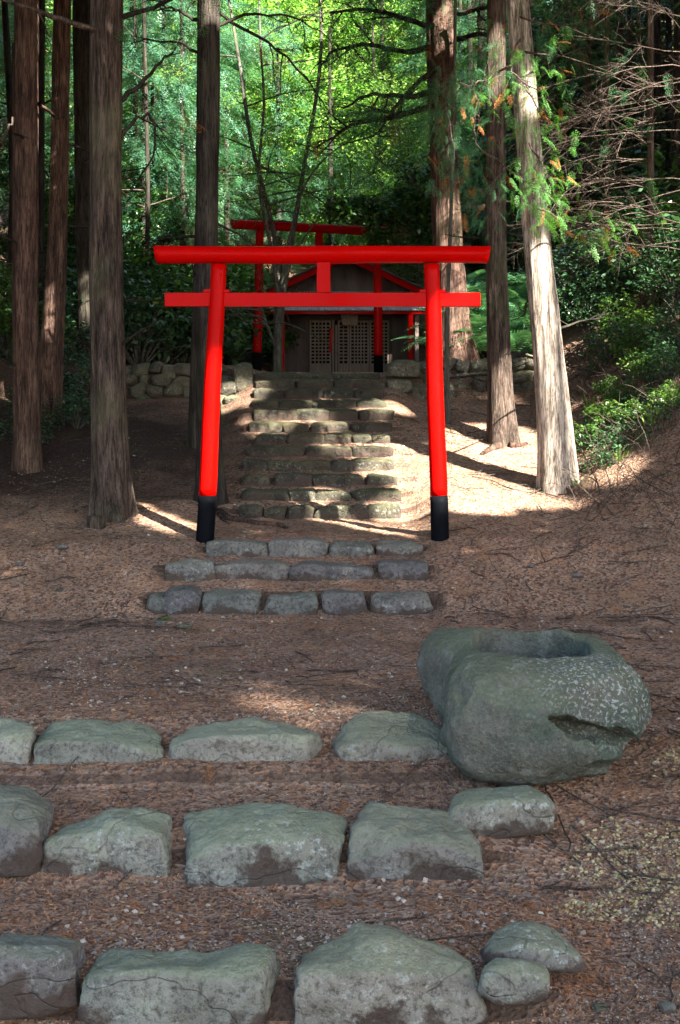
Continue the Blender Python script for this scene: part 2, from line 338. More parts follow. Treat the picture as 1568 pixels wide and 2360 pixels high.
for px, py, D, r, k in ((340, 220, 25, 2.4, .02), (380, 100, 26, 2.6, .02), (360, 330, 25, 1.5, .05), (420, 420, 27, 1.6, .1), (700, 480, 29, 1.8, .1), (500, 250, 33, 4.0, .02), (350, 150, 33, 3.0, .03), (700, 120, 36, 4.5, .0), (850, 330, 36, 4.0, .02), (640, 430, 32, 2.2, .1), (900, 480, 33, 2.2, .1), (1040, 250, 36, 2.5, .1),
                        (330, 420, 30, 1.6, .3), (1130, 750, 21, 1.0, .2), (1480, 330, 17.5, 1.7, .15), (1400, 560, 17, 1.2, .3), (1350, 300, 17.5, .9, .2), (1480, 620, 17.5, .9, .2), (1500, 880, 16.5, .3, .25), (1430, 940, 15.5, .25, .2), (330, 620, 24, .9, .35), (560, 640, 26, 1, .3), (800, 1620, 7.6, .35, .3), (500, 1600, 8.2, .5, .55)):
    lit(px, py, D, r, k)
rngC = np.random.default_rng(77)
def shade_keep(Pt, soft=1.0):
    """True for leaf clumps that do not stand between the sun and a sunlit place"""
    Pt = np.asarray(Pt); ok = np.ones(len(Pt), bool)
    for c, r, k in LIT:
        d = Pt-c; t = d@SUN; q = np.linalg.norm(d-t[:, None]*SUN, axis=1)
        hit = (t > r+.6) & (q < r+.19)
        if k > 0: hit &= rngC.random(len(Pt)) > k
        ok &= ~hit
    return ok

# ------------------------------------------------------------------ stones
_ico = {}
def ico(s):
    if s not in _ico:
        bm = bmesh.new(); bmesh.ops.create_icosphere(bm, subdivisions=s, radius=1)
        V = np.array([v.co[:] for v in bm.verts]); F = np.array([[v.index for v in f.verts] for f in bm.faces]); bm.free(); _ico[s] = (V, F)
    return _ico[s]
def rockunit(seed, sub=4, p=12, bev=6, lo=1.22, hi=1.6):
    r = np.random.default_rng(seed); d, F = ico(sub)
    n = [(1, 0, 0), (-1, 0, 0), (0, 1, 0), (0, -1, 0), (0, 0, 1), (0, 0, -1)]; n = np.array(n, float)+r.normal(0, .07, (6, 3)); ds = [1.]*6
    b = r.normal(0, 1, (bev, 3)); b /= np.linalg.norm(b, axis=1)[:, None]; n = np.vstack([n/np.linalg.norm(n, axis=1)[:, None], b]); ds = np.array(ds+list(r.uniform(lo, hi, bev)))
    k = np.maximum(1e-6, d@n.T)/ds; rad = (k**p).sum(1)**(-1/p)
    V = d*rad[:, None]; mx = np.abs(V).max(0); return V/mx, F
def stone(prof_, yedge, ybase, D, depth, mat, label, group, seed, sub=4, rough=.026, name='step_stone', cat='stone', p=20, bury=.07, lean=0):
    """prof_: silhouette of the top edge in photo pixels; yedge: where top turns into front face"""
    V, F = rockunit(seed, sub, p); pr = np.array(prof_, float)
    x0, x1 = pr[0, 0], pr[-1, 0]; ex = (x1-x0)*.02+(3.6 if D > 12.5 else 1.5); x0 -= ex; x1 += ex; u, v, wv = V[:, 0], V[:, 1], V[:, 2]
    px = x0+(u+1)/2*(x1-x0); X = (px-CX)/FP*(D+depth*.35)
    Y = D+(v+1)/2*depth
    zb = PZ(np.interp(px, pr[:, 0], pr[:, 1]), D+depth*.75)
    ed = yedge+.35*(np.interp(px, pr[:, 0], pr[:, 1])-pr[:, 1].mean()); ze = PZ(ed, D)
    ztop = ze+(zb-ze)*np.clip((v+.75)/1.4, 0, 1.08)
    zbot = PZ(ybase, D)-bury; X = X+np.sign(u)*0
    t = (wv+1)/2; Z = zbot+(ztop-zbot)*t
    Y = Y-lean*(1-t)
    W = np.stack([X, Y, Z], -1)
    size = (x1-x0)/FP*D; c = W.mean(0); rg_ = np.random.default_rng(seed+999); hgt = W[:, 2].max()-W[:, 2].min()
    for q in range(13):
        nn = rg_.normal(0, 1, 3)*np.array([.55, 1, 1.1]); nn[1] = -abs(nn[1]) if rg_.random() < .7 else nn[1]; nn /= np.linalg.norm(nn); pj = W@nn; dd = pj.max()-rg_.uniform(.02, .10)*min(hgt, depth, size); W = W-nn*(np.maximum(0, pj-dd)*.92)[:, None]
    dr = W-c; dr /= np.linalg.norm(dr, axis=1)[:, None]
    W = W+dr*(fbm(W+seed*3.7, 4.0, 3, seed)*rough*1.6+fbm(W+seed, 15, 4, seed+3)*rough*.8)[:, None]
    st = vn(np.stack([W[:, 0]*1.3, W[:, 1]*1.3, W[:, 2]*16+W[:, 0]*2], -1), 1, seed+8); W[:, 1] += np.where(v < 0, 1, 0)*st*rough*.5
    o = ob(name, (W, None, F), mat, loc=(c[0], c[1], W[:, 2].min())); return tag(o, label, cat, group)
gA = 'step stones of the foreground rows'
A = [([(-60, 2130), (0, 2140), (100, 2150), (190, 2163)], 2182, 2325, 'greenish block cut by the left edge of the photo in the nearest row of steps'),
     ([(172, 2205), (240, 2180), (330, 2178), (420, 2180), (470, 2188), (550, 2172), (610, 2170), (662, 2198)], 2232, 2400, 'long pale rectangular stone with a pitted front, second from left in the nearest row'),
     ([(660, 2205), (720, 2188), (790, 2163), (830, 2132), (940, 2134), (1010, 2150), (1080, 2188), (1112, 2225)], 2228, 2400, 'largest nearest-row stone with a humped green top at the bottom centre')]
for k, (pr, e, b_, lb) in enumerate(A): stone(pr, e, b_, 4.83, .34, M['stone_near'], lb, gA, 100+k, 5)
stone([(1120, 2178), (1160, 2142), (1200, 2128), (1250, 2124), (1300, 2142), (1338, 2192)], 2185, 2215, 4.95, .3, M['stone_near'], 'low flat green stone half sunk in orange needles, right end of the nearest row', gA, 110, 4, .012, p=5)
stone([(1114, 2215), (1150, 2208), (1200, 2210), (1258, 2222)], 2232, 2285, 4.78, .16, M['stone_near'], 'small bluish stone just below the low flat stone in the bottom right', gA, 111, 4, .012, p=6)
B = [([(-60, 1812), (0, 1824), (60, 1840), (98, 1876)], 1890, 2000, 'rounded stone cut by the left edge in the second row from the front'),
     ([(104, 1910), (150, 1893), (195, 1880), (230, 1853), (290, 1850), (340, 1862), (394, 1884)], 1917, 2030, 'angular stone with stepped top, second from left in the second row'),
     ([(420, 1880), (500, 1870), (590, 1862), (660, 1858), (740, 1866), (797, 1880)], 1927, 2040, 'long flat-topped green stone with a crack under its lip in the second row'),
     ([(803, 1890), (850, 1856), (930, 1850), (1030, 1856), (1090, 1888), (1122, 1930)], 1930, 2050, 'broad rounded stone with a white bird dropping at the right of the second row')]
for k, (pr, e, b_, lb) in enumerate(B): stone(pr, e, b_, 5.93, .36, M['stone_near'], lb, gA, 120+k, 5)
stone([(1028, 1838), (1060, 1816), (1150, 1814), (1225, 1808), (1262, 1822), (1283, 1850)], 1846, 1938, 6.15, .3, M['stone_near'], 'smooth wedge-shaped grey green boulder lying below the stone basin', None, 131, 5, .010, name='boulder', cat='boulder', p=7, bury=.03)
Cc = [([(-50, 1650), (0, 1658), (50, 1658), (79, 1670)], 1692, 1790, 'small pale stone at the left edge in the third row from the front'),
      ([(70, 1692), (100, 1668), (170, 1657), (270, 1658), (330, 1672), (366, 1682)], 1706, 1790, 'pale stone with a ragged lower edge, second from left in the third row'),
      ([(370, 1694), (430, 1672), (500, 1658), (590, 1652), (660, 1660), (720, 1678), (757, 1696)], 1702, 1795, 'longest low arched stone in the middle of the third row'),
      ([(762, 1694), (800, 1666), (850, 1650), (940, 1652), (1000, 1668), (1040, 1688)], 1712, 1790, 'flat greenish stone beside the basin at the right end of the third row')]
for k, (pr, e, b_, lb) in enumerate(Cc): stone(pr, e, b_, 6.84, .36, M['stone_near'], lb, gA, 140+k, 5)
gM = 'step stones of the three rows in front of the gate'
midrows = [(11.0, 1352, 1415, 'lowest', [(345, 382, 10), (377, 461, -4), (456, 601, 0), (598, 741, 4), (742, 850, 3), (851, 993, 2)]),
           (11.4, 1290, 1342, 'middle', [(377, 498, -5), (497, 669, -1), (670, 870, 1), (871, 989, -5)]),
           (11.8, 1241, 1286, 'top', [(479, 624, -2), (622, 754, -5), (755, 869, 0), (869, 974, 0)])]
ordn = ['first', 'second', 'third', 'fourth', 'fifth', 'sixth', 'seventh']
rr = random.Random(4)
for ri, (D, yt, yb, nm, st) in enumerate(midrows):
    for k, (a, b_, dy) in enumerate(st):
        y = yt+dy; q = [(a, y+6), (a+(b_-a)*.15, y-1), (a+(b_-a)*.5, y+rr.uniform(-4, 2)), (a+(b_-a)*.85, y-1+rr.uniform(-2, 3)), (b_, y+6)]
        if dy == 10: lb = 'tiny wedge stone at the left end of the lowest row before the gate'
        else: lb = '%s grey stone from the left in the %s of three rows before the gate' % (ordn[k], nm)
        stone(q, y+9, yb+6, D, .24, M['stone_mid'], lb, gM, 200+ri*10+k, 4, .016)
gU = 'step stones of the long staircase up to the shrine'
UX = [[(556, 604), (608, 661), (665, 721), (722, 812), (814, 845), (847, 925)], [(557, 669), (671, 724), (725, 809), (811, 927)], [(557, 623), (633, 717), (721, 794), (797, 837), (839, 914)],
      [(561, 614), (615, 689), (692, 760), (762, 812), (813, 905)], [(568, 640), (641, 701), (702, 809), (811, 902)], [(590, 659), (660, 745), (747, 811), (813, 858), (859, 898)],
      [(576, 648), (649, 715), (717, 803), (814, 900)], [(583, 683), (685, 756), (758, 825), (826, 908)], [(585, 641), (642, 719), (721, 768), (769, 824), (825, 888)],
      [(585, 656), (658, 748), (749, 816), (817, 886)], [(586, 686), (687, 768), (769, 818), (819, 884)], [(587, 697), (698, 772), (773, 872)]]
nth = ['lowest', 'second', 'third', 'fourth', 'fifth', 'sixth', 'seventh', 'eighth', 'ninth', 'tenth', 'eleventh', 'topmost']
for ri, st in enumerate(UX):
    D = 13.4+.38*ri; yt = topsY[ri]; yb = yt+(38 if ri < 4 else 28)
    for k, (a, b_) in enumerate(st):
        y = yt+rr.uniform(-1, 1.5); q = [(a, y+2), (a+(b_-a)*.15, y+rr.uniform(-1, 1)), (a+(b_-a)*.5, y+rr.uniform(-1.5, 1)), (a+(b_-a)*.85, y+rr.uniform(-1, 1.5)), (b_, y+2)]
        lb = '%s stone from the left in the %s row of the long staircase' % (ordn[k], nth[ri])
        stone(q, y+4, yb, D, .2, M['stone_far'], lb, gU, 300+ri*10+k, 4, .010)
# ------------------------------------------------------------------ retaining walls and flanking blocks
def wall_of_stones(x0, x1, D, ztop, zbot, seed, label):
    r = np.random.default_rng(seed); t = thing('stone_wall', ((x0+x1)/2, D, CZ+zbot), label, 'wall', 'dry stone walls beside the stairs')
    H = ztop-zbot; levels = 4; x = x0
    for lv in range(levels):
        x = x0-r.uniform(0, .15)
        while x < x1:
            wd = r.uniform(.17, .34); zc = zbot+H*(lv+.5)/levels+r.uniform(-.04, .04); h = H/levels*r.uniform(1.0, 1.25)
            V, F = rockunit(int(r.integers(1e6)), 3, 9, 8, .85, 1.2)
            V = V*np.array([wd*.57, .17, h*.56]); an = r.uniform(-.3, .3); c, s = math.cos(an), math.sin(an)
            V = np.stack([V[:, 0]*c-V[:, 2]*s, V[:, 1], V[:, 0]*s+V[:, 2]*c], -1)+np.array([x+wd/2, D+r.uniform(-.05, .05)+.1*(lv-1)*.5, CZ+zc])
            V += (fbm(V, 9, 2, 3)*.015)[:, None]
            ob('stone', (V, None, F), M['stone_wall'], t); x += wd*.97
    return t
wall_of_stones(-4.15, -3.2, 18.3, 1.50, .80, 11, 'short dark stretch of dry stone wall between the two left tree trunks')
wall_of_stones(-3.05, -1.62, 17.85, 1.55, .92, 12, 'dry stone wall of round boulders left of the long staircase')
wall_of_stones(1.12, 2.85, 17.85, 1.60, 1.0, 13, 'dry stone wall right of the long staircase behind the gate column')
def block(a, b_, y0, y1, D, dep, lb, seed, p=9):
    stone([(a, y0+5), (a+(b_-a)*.2, y0), (a+(b_-a)*.8, y0+1), (b_, y0+5)], y0+5, y1, D, dep, M['stone_wall'], lb, 'large blocks flanking the top of the staircase', seed, 4, .012, name='stone_block', p=p, bury=.02, cat='stone block')
block(543, 581, 833, 906, 17.35, .4, 'tall upright block at the left of the top steps', 401)
block(508, 544, 873, 912, 17.3, .35, 'rounded stone left of the upright block by the stairs', 402, 6)
block(521, 586, 908, 939, 17.1, .35, 'bright sunlit block under the upright stone left of the stairs', 403)
block(503, 584, 939, 968, 16.75, .38, 'flat sunlit slab at the foot of the left flanking blocks', 404)
block(497, 522, 905, 938, 17.15, .3, 'small round sunlit stone beside the left gate column', 405, 6)
block(896, 966, 827, 868, 17.3, .42, 'top block of the stack at the right of the top steps', 406)
block(894, 946, 868, 905, 17.25, .42, 'middle block of the stack at the right of the top steps', 407)
block(893, 940, 905, 950, 17.1, .42, 'bottom block of the stack at the right of the top steps', 408)
block(945, 985, 880, 925, 17.4, .3, 'roundish dark stone beside the right block stack', 409, 6)

# ------------------------------------------------------------------ torii gates
def torii(name, label, XL, DL, XR, DR, zb, mats, topX, seed, s=1.0):
    """front gate measured from the photo: columns lean inwards; log lintel, tie beam, strut, wedges"""
    red, blk = mats
    root = thing(name, ((XL+XR)/2, (DL+DR)/2, zb), label, 'torii gate', 'red torii gates')
    cx, cy = (XL+XR)/2, (DL+DR)/2; half = math.hypot(XR-XL, DR-DL)/2; an = math.atan2(DR-DL, XR-XL); c, s_ = math.cos(an), math.sin(an)
    def M_(V): V = np.asarray(V, float); return np.stack([cx+V[:, 0]*c-V[:, 1]*s_, cy+V[:, 0]*s_+V[:, 1]*c, zb+V[:, 2]], -1)
    def lathe(path, rad, n=40):
        m = MB(); m.tube(path, rad, n); V, Q, T_ = m.data(); return m
    hk = 2.53   # column height to the lintel
    for sgn, lean in ((-1, topX[0]), (1, topX[1])):
        x0 = sgn*half; t = np.linspace(0, 1, 40); zz = t*hk
        pth = np.stack([x0+lean*t+.004*np.sin(t*9+seed), 0*t, zz], -1); rad = .084-.012*t
        kb = int(.39/hk*39)
        m = MB(); m.tube(np.vstack([pth[0]-[0, 0, .2], pth[:kb], [x0+lean*.152, 0, .39]]), np.r_[.0850, rad[:kb]+.0008, .0830], 40); V, Q, T_ = m.data(); 
        m2 = MB(); m2.tube(np.vstack([[x0+lean*.152, 0, .385], pth[kb+1:]]), np.r_[.0815, rad[kb+1:]], 40); V2, Q2, T2 = m2.data()
        co = ob('column', (M_(V2), Q2, T2), red, root); ob('column_foot', (M_(V), Q, T_), blk, co)
    # lintel log
    t = np.linspace(-1.548, 1.540, 70); zc = 2.625+.004*np.sin(t*2.2+seed)
    pth = np.stack([t, 0*t, zc], -1); rad = .084+.0035*np.sin(t*3.1+1+seed)
    m = MB(); m.tube(pth, rad, 36); V, Q, T_ = m.data()
    sl = (V[:, 2]-2.625)*.18; V[:, 0] += np.where(V[:, 0] < -1.5, -sl, np.where(V[:, 0] > 1.49, sl, 0)); V[:, 2] += fbm(V+seed, 2.2, 2, seed)*.004
    flat = V[:, 2] > 2.697; V[flat, 2] = 2.697+(V[flat, 2]-2.697)*.15
    ob('top_beam', (M_(V), Q, T_), red, root)
    def bx(nm, a, b_, par=root, bev=.004):
        bm = bmesh.new(); bmesh.ops.create_cube(bm, size=1); a = np.array(a); b_ = np.array(b_)
        for v in bm.verts: v.co = mathutils.Vector((a+b_)/2+np.array(v.co)*(b_-a))
        bmesh.ops.bevel(bm, geom=bm.edges[:], offset=bev, segments=2, affect='EDGES'); bm.verts.index_update()
        V = np.array([v.co[:] for v in bm.verts]); T4 = [[v.index for v in f.verts] for f in bm.faces]; bm.free()
        Q = [f for f in T4 if len(f) == 4]; T3 = [f for f in T4 if len(f) == 3]
        return ob(nm, (M_(V), Q, T3), red, par, smooth=False)
    bx('tie_beam', (-1.458, -.03, 2.142), (1.458, .03, 2.266))
    bx('strut', (-.062+.01, -.045, 2.268), (.062+.01, .045, 2.545))
    for sgn, lean in ((-1, topX[0]), (1, topX[1])):
        xc = sgn*half+lean*.86
        for s2 in (-1, 1): bx('wedge', (xc+s2*.085-.035, -.034, 2.268), (xc+s2*.085+.035, .034, 2.296), bev=.002)
    return root
torii('torii_gate', 'glossy red torii gate with black column feet standing in the foreground of the stairs', PX(473, 12.05), 12.05, PX(1014.5, 12.05), 12.05, CZ-.562, (M['red'], M['black']), (.125, -.08), 0)
torii('torii_gate', 'smaller looking dull red torii gate far back in front of the shrine', PX(592, 22.8), 22.8, PX(873, 23.35), 23.35, CZ+1.79, (M['red_back'], M['black']), (.06, -.03), 3)

# ------------------------------------------------------------------ shrine
SD = 25.5; k_ = FP/SD; SXC = PX(803, SD); zg = CZ+1.9
def metal_mat(name, c1, c2, rough):
    m, nt, b = newmat(name, rough, .4); n1 = noise(nt, wpos(nt, (1, 1, .3)), 6, 5, .65); nt.links.new(ramp(nt, n1, [(.35, c1), (.65, c2)]), b.inputs['Base Color']); return m
M['old_roof'] = metal_mat('dark_rusty_roof', (.03, .026, .026), (.06, .05, .045), .7)
M['corr'] = metal_mat('brown_corrugated_sheet', (.08, .062, .06), (.135, .105, .10), .6)
M['roofm'] = metal_mat('grey_corrugated_roof', (.22, .23, .26), (.34, .35, .38), .5)
M['cloth'] = metal_mat('red_cloth', (.4, .02, .02), (.55, .03, .025), .9)
sh = thing('shrine', (SXC, SD+1, zg), 'small wooden shrine with brown corrugated walls and lattice doors at the top of the stairs', 'shrine')
def wavepanel(x0, x1, ztopf, z0, y, pitch=.03, amp=.006, nz=2):
    n = int((x1-x0)/pitch*4)+1; xs = np.linspace(x0, x1, n); yo = y+amp*np.sin(xs/pitch*2*np.pi)
    zt = np.array([ztopf(x) for x in xs]); V = np.concatenate([np.stack([xs, yo, np.full(n, z0)], -1), np.stack([xs, yo, zt], -1), np.stack([xs, yo+.03, np.full(n, z0)], -1), np.stack([xs, yo+.03, zt], -1)])
    i = np.arange(n-1); Q = np.concatenate([np.stack([i, i+1, n+i+1, n+i], -1), np.stack([2*n+i+1, 2*n+i, 3*n+i, 3*n+i+1], -1), np.stack([n+i, n+i+1, 3*n+i+1, 3*n+i], -1)]); return V, Q, None
xl, xr = PX(655, SD), PX(956, SD); dl, dr_ = PX(712, SD), PX(898, SD); zd = PZ(738, SD); zpe = PZ(700, SD); zap = PZ(592, SD); xap = PX(798, SD); sl = .475
gz = lambda x: zap-abs(x-xap)*sl
for a, b_ in ((xl, dl), (dr_, xr)): ob('wall', wavepanel(a, b_, lambda x: zpe, zg-.2, SD), M['corr'], sh)
ob('wall', wavepanel(dl, dr_, lambda x: zpe, zd+.02, SD), M['corr'], sh)
ob('gable', wavepanel(xl-.08, xr+.08, gz, zpe, SD-.02), M['corr'], sh)
mb = MB(); mb.box((xl, SD+.05, zg-.3), (xl+.04, SD+2.4, zpe+.2)); mb.box((xr-.04, SD+.05, zg-.3), (xr, SD+2.4, zpe+.2)); mb.box((xl, SD+2.4, zg-.3), (xr, SD+2.44, zpe+.5)); ob('side_walls', mb, M['darkwood'], sh, smooth=False)
for sg in (-1, 1):   # roof slopes and bargeboards
    xe = xap+sg*1.56
    def slab(y0, y1, off, th, xs=0.):
        V = []
        for x in (xap+sg*xs, xe):
            for y in (y0, y1):
                for zz in (off, off+th): V.append([x, y, gz(x)+zz])
        return np.array(V)
    fq = [[0, 1, 3, 2], [4, 6, 7, 5], [0, 4, 5, 1], [2, 3, 7, 6], [0, 2, 6, 4], [1, 5, 7, 3]]
    ob('roof', (slab(SD-.35, SD+2.7, .02, .04), fq, None), M['old_roof'], sh, smooth=False)
    ob('bargeboard', (slab(SD-.30, SD-.26, -.10, .117), fq, None), M['red'], sh, smooth=False)
# pent roof over the doors
n = 560; xs = np.linspace(PX(612, SD-.8), PX(984, SD-.8), n); wv = .009*np.sin(xs/.05*2*np.pi); ze = PZ(714, SD-.8); zr = PZ(672, SD)
V = np.concatenate([np.stack([xs, np.full(n, SD-.8), ze+wv], -1), np.stack([xs, np.full(n, SD-.03), zr+wv], -1), np.stack([xs, np.full(n, SD-.8), ze+wv-.012], -1), np.stack([xs, np.full(n, SD-.03), zr+wv-.012], -1)])
i = np.arange(n-1); Q = np.concatenate([np.stack([i, i+1, n+i+1, n+i], -1), np.stack([2*n+i+1, 2*n+i, 3*n+i, 3*n+i+1], -1), np.stack([2*n+i, 2*n+i+1, i+1, i], -1)])
ob('pent_roof', (V, Q, None), M['roofm'], sh)
mb = MB(); mb.box((xs[0]+.03, SD-.77, ze-.075), (xs[-1]-.03, SD-.73, ze-.022)); ob('fascia', mb, M['red_back'], sh, smooth=False)
for px in (650.5, 946.5):
    x = PX(px, SD-.72); mb = MB(); mb.box((x-.045, SD-.76, zg-.25), (x+.045, SD-.67, ze-.077)); ob('post', mb, M['red'], sh, smooth=False)
x = PX(958, SD-.4); mb = MB(); mb.box((x-.02, SD-.62, zg-.25), (x+.05, SD-.05, ze-.08)); ob('side_board', mb, M['weave'], sh, smooth=False)
# door frame and lattice doors
mb = MB(); mb.box((dl-.05, SD-.05, zd), (dr_+.05, SD+.04, zd+.07)); mb.box((dl-.05, SD-.05, zg-.2), (dl, SD+.04, zd)); mb.box((dr_, SD-.05, zg-.2), (dr_+.05, SD+.04, zd)); ob('door_frame', mb, M['darkwood'], sh, smooth=False)
def lattice(px0, px1, label=None):
    x0, x1 = PX(px0, SD), PX(px1, SD); zt, zl, z0 = zd-.01, PZ(838, SD), zg-.02; y = SD-.01
    d = MB(); f = .035
    d.box((x0, y-.03, z0), (x0+f, y, zt)); d.box((x1-f, y-.03, z0), (x1, y, zt)); d.box((x0+f, y-.029, zt-f), (x1-f, y, zt)); d.box((x0+f, y-.029, zl-.03), (x1-f, y, zl))
    do = ob('lattice_door', d, M['weave'], sh, smooth=False)
    q = MB(); q.box((x0+f, y-.018, z0), (x1-f, y-.004, zl-.03)); ob('panel', q, M['weave'], do, smooth=False)
    q = MB(); nx = max(2, round((x1-x0-2*f)/.069)); nzz = round((zt-zl)/.069)
    for i in range(1, nx): xx = x0+f+(x1-x0-2*f)*i/nx; q.box((xx-.0125, y-.026, zl), (xx+.0125, y-.012, zt-f))
    for i in range(1, nzz): zz = zl+(zt-f-zl)*i/nzz; q.box((x0+f, y-.0235, zz-.0125), (x1-f, y-.009, zz+.0125))
    ob('lattice', q, M['weave'], do, smooth=False)
lattice(714, 764); lattice(779, 805); lattice(806, 851); lattice(852, 897)
M['dark'] = metal_mat('dark_interior', (.004, .004, .004), (.008, .007, .006), .9)
mb = MB(); mb.box((dl, SD+.05, zg-.1), (dr_, SD+.08, zd+.05)); ob('interior_shade', mb, M['dark'], sh, smooth=False)  # near-black sheet standing in for the shaded room behind the lattice
mb = MB(); mb.box((PX(766, SD), SD-.10, zg-.1), (PX(771, SD), SD-.06, zd)); mb.box((PX(773, SD), SD-.07, zg-.1), (PX(778, SD), SD-.03, zd-.1)); ob('centre_post', mb, M['weave'], sh, smooth=False)
mb = MB(); xx0, xx1 = PX(785, SD-.3), PX(827, SD-.3); zz0, zz1 = PZ(749, SD-.3), PZ(719, SD-.3)
mb.add([[xx0, SD-.42, zz1], [xx1, SD-.42, zz1], [xx1-.03, SD-.30, zz0], [xx0+.04, SD-.30, zz0], [xx0, SD-.39, zz1], [xx1, SD-.39, zz1], [xx1-.03, SD-.27, zz0], [xx0+.04, SD-.27, zz0]], [[0, 1, 2, 3], [5, 4, 7, 6], [0, 4, 5, 1], [1, 5, 6, 2], [2, 6, 7, 3], [3, 7, 4, 0]])
ob('plaque', mb, M['weave'], sh, smooth=False)
mb = MB(); t = np.linspace(0, 1, 14); x = PX(763, SD-.15); mb.tube(np.stack([x+.012*np.sin(t*6), np.full(14, SD-.2), PZ(760, SD)+(PZ(815, SD)-PZ(760, SD))*t], -1), .03+.006*np.sin(t*14), 10); tag(ob('bell_cord', mb, M['cloth'], None), 'red cloth bell cord hanging before the left shrine door', 'bell cord')

# ------------------------------------------------------------------ foliage makers
def rot_basis(d, roll):
    d = d/(np.linalg.norm(d, axis=1)[:, None]+1e-9); up = np.tile([0, 0, 1.], (len(d), 1)); s = np.cross(d, up); ns = np.linalg.norm(s, axis=1)[:, None]; s = np.where(ns < 1e-3, [1., 0, 0], s/(ns+1e-9))
    n = np.cross(s, d); c, r = np.cos(roll)[:, None], np.sin(roll)[:, None]
    s2 = s*c+n*r; n2 = -s*r+n*c; return d, s2, n2
def stamp(tplV, tplQ, pos, dirs, roll, scale):
    d, s, n = rot_basis(dirs, roll); k = len(pos); m = len(tplV)
    V = pos[:, None, :]+scale[:, None, None]*(tplV[None, :, 0, None]*d[:, None, :]+tplV[None, :, 1, None]*s[:, None, :]+tplV[None, :, 2, None]*n[:, None, :])
    Q = (tplQ[None]+(np.arange(k)*m)[:, None, None]).reshape(-1, 4); return V.reshape(-1, 3), Q
def spray_tpl(seed, nt=11, sub=4, wid=.022):
    """flat feathery conifer spray, unit length along x"""
    r = np.random.default_rng(seed); V = []; Q = []
    def dia(p, d, L, w_):
        d = d/np.linalg.norm(d); s = np.cross(d, [0, 0, 1.]); s /= np.linalg.norm(s); b = len(V)
        V.extend([p, p+d*L*.45+s*w_+np.array([0, 0, .004]), p+d*L, p+d*L*.45-s*w_]); Q.append([b, b+1, b+2, b+3])
    for i in range(nt):
        t = (i+.5)/nt; p = np.array([t, 0, -.22*t*t])
        for sg in (-1, 1):
            L = (.40*(1-t)**.7+.06)*r.uniform(.45, 1.15); a = sg*R(r.uniform(38, 58)); d = np.array([math.cos(a), math.sin(a), r.uniform(-.25, .05)])
            for k in range(sub):
                u = (k+.3)/sub; q = p+d*L*u; q[2] -= .12*u*u
                for s2 in (-1, 1):
                    a2 = a+s2*R(r.uniform(20, 45)); dd = np.array([math.cos(a2), math.sin(a2), r.uniform(-.5, .1)]); dia(q, dd, L*.42*(1-u*.45), wid)
    dia(np.array([.9, 0, -.18]), np.array([1, 0, -.4]), .18, wid*1.2)
    return np.array(V), np.array(Q)
SP = spray_tpl(1, 9, 3, .013); SPB = spray_tpl(4, 7, 2, .022); SPL = spray_tpl(2, 4, 1, .11)
def leaf_tpl(n=1):
    V = np.array([[0, 0, 0], [.45, .26, .05], [1, 0, -.06], [.45, -.26, .05]]); return V, np.array([[0, 1, 2, 3]])
LF = leaf_tpl()
def cypress_crown(seed, H, Rd, nb, per, size, tpl, droop=.5, base_r=.35, sides=None):
    """boughs round a trunk axis; returns bough bases/ends too"""
    r = np.random.default_rng(seed); h = r.uniform(0, 1, nb); az = r.uniform(0, 2*np.pi, nb) if sides is None else r.uniform(sides[0], sides[1], nb)
    L = Rd*(base_r+(1-base_r)*np.sin(np.pi*np.clip(1-h*.9, 0, 1)**.8)); L *= r.uniform(.6, 1.1, nb)
    ax = np.stack([np.cos(az), np.sin(az), 0*az], -1)
    Pp = []; Dd = []; 
    for q in range(nb):
        t = r.uniform(.25, 1, per)**.7; p = ax[q]*L[q]*t[:, None]; p[:, 2] = h[q]*H+L[q]*(.15*t-droop*t*t)
        p += r.normal(0, .14*size*1.5, (per, 3)); d = ax[q]+r.normal(0, .55, (per, 3)); d[:, 2] = -.25-droop*.5+r.normal(0, .25, per); Pp.append(p); Dd.append(d)
    Pp = np.vstack(Pp); Dd = np.vstack(Dd)
    return Pp, Dd, r.uniform(-.6, .6, len(Pp)), size*r.uniform(.7, 1.25, len(Pp)), (h, az, L)
def leafcloud(seed, centers, radii, per, size, flat=.35):
    r = np.random.default_rng(seed); Pp = []
    for c, rd in zip(centers, radii):
        q = r.normal(0, 1, (per, 3)); q /= np.linalg.norm(q, axis=1)[:, None]; q *= rd*r.uniform(.25, 1, per)[:, None]**.6; q[:, 2] *= flat; Pp.append(np.asarray(c)+q)
    Pp = np.vstack(Pp); d = r.normal(0, 1, Pp.shape); d[:, 2] = d[:, 2]*.35-.25
    return Pp, d, r.normal(0, .5, len(Pp)), size*r.uniform(.6, 1.3, len(Pp))

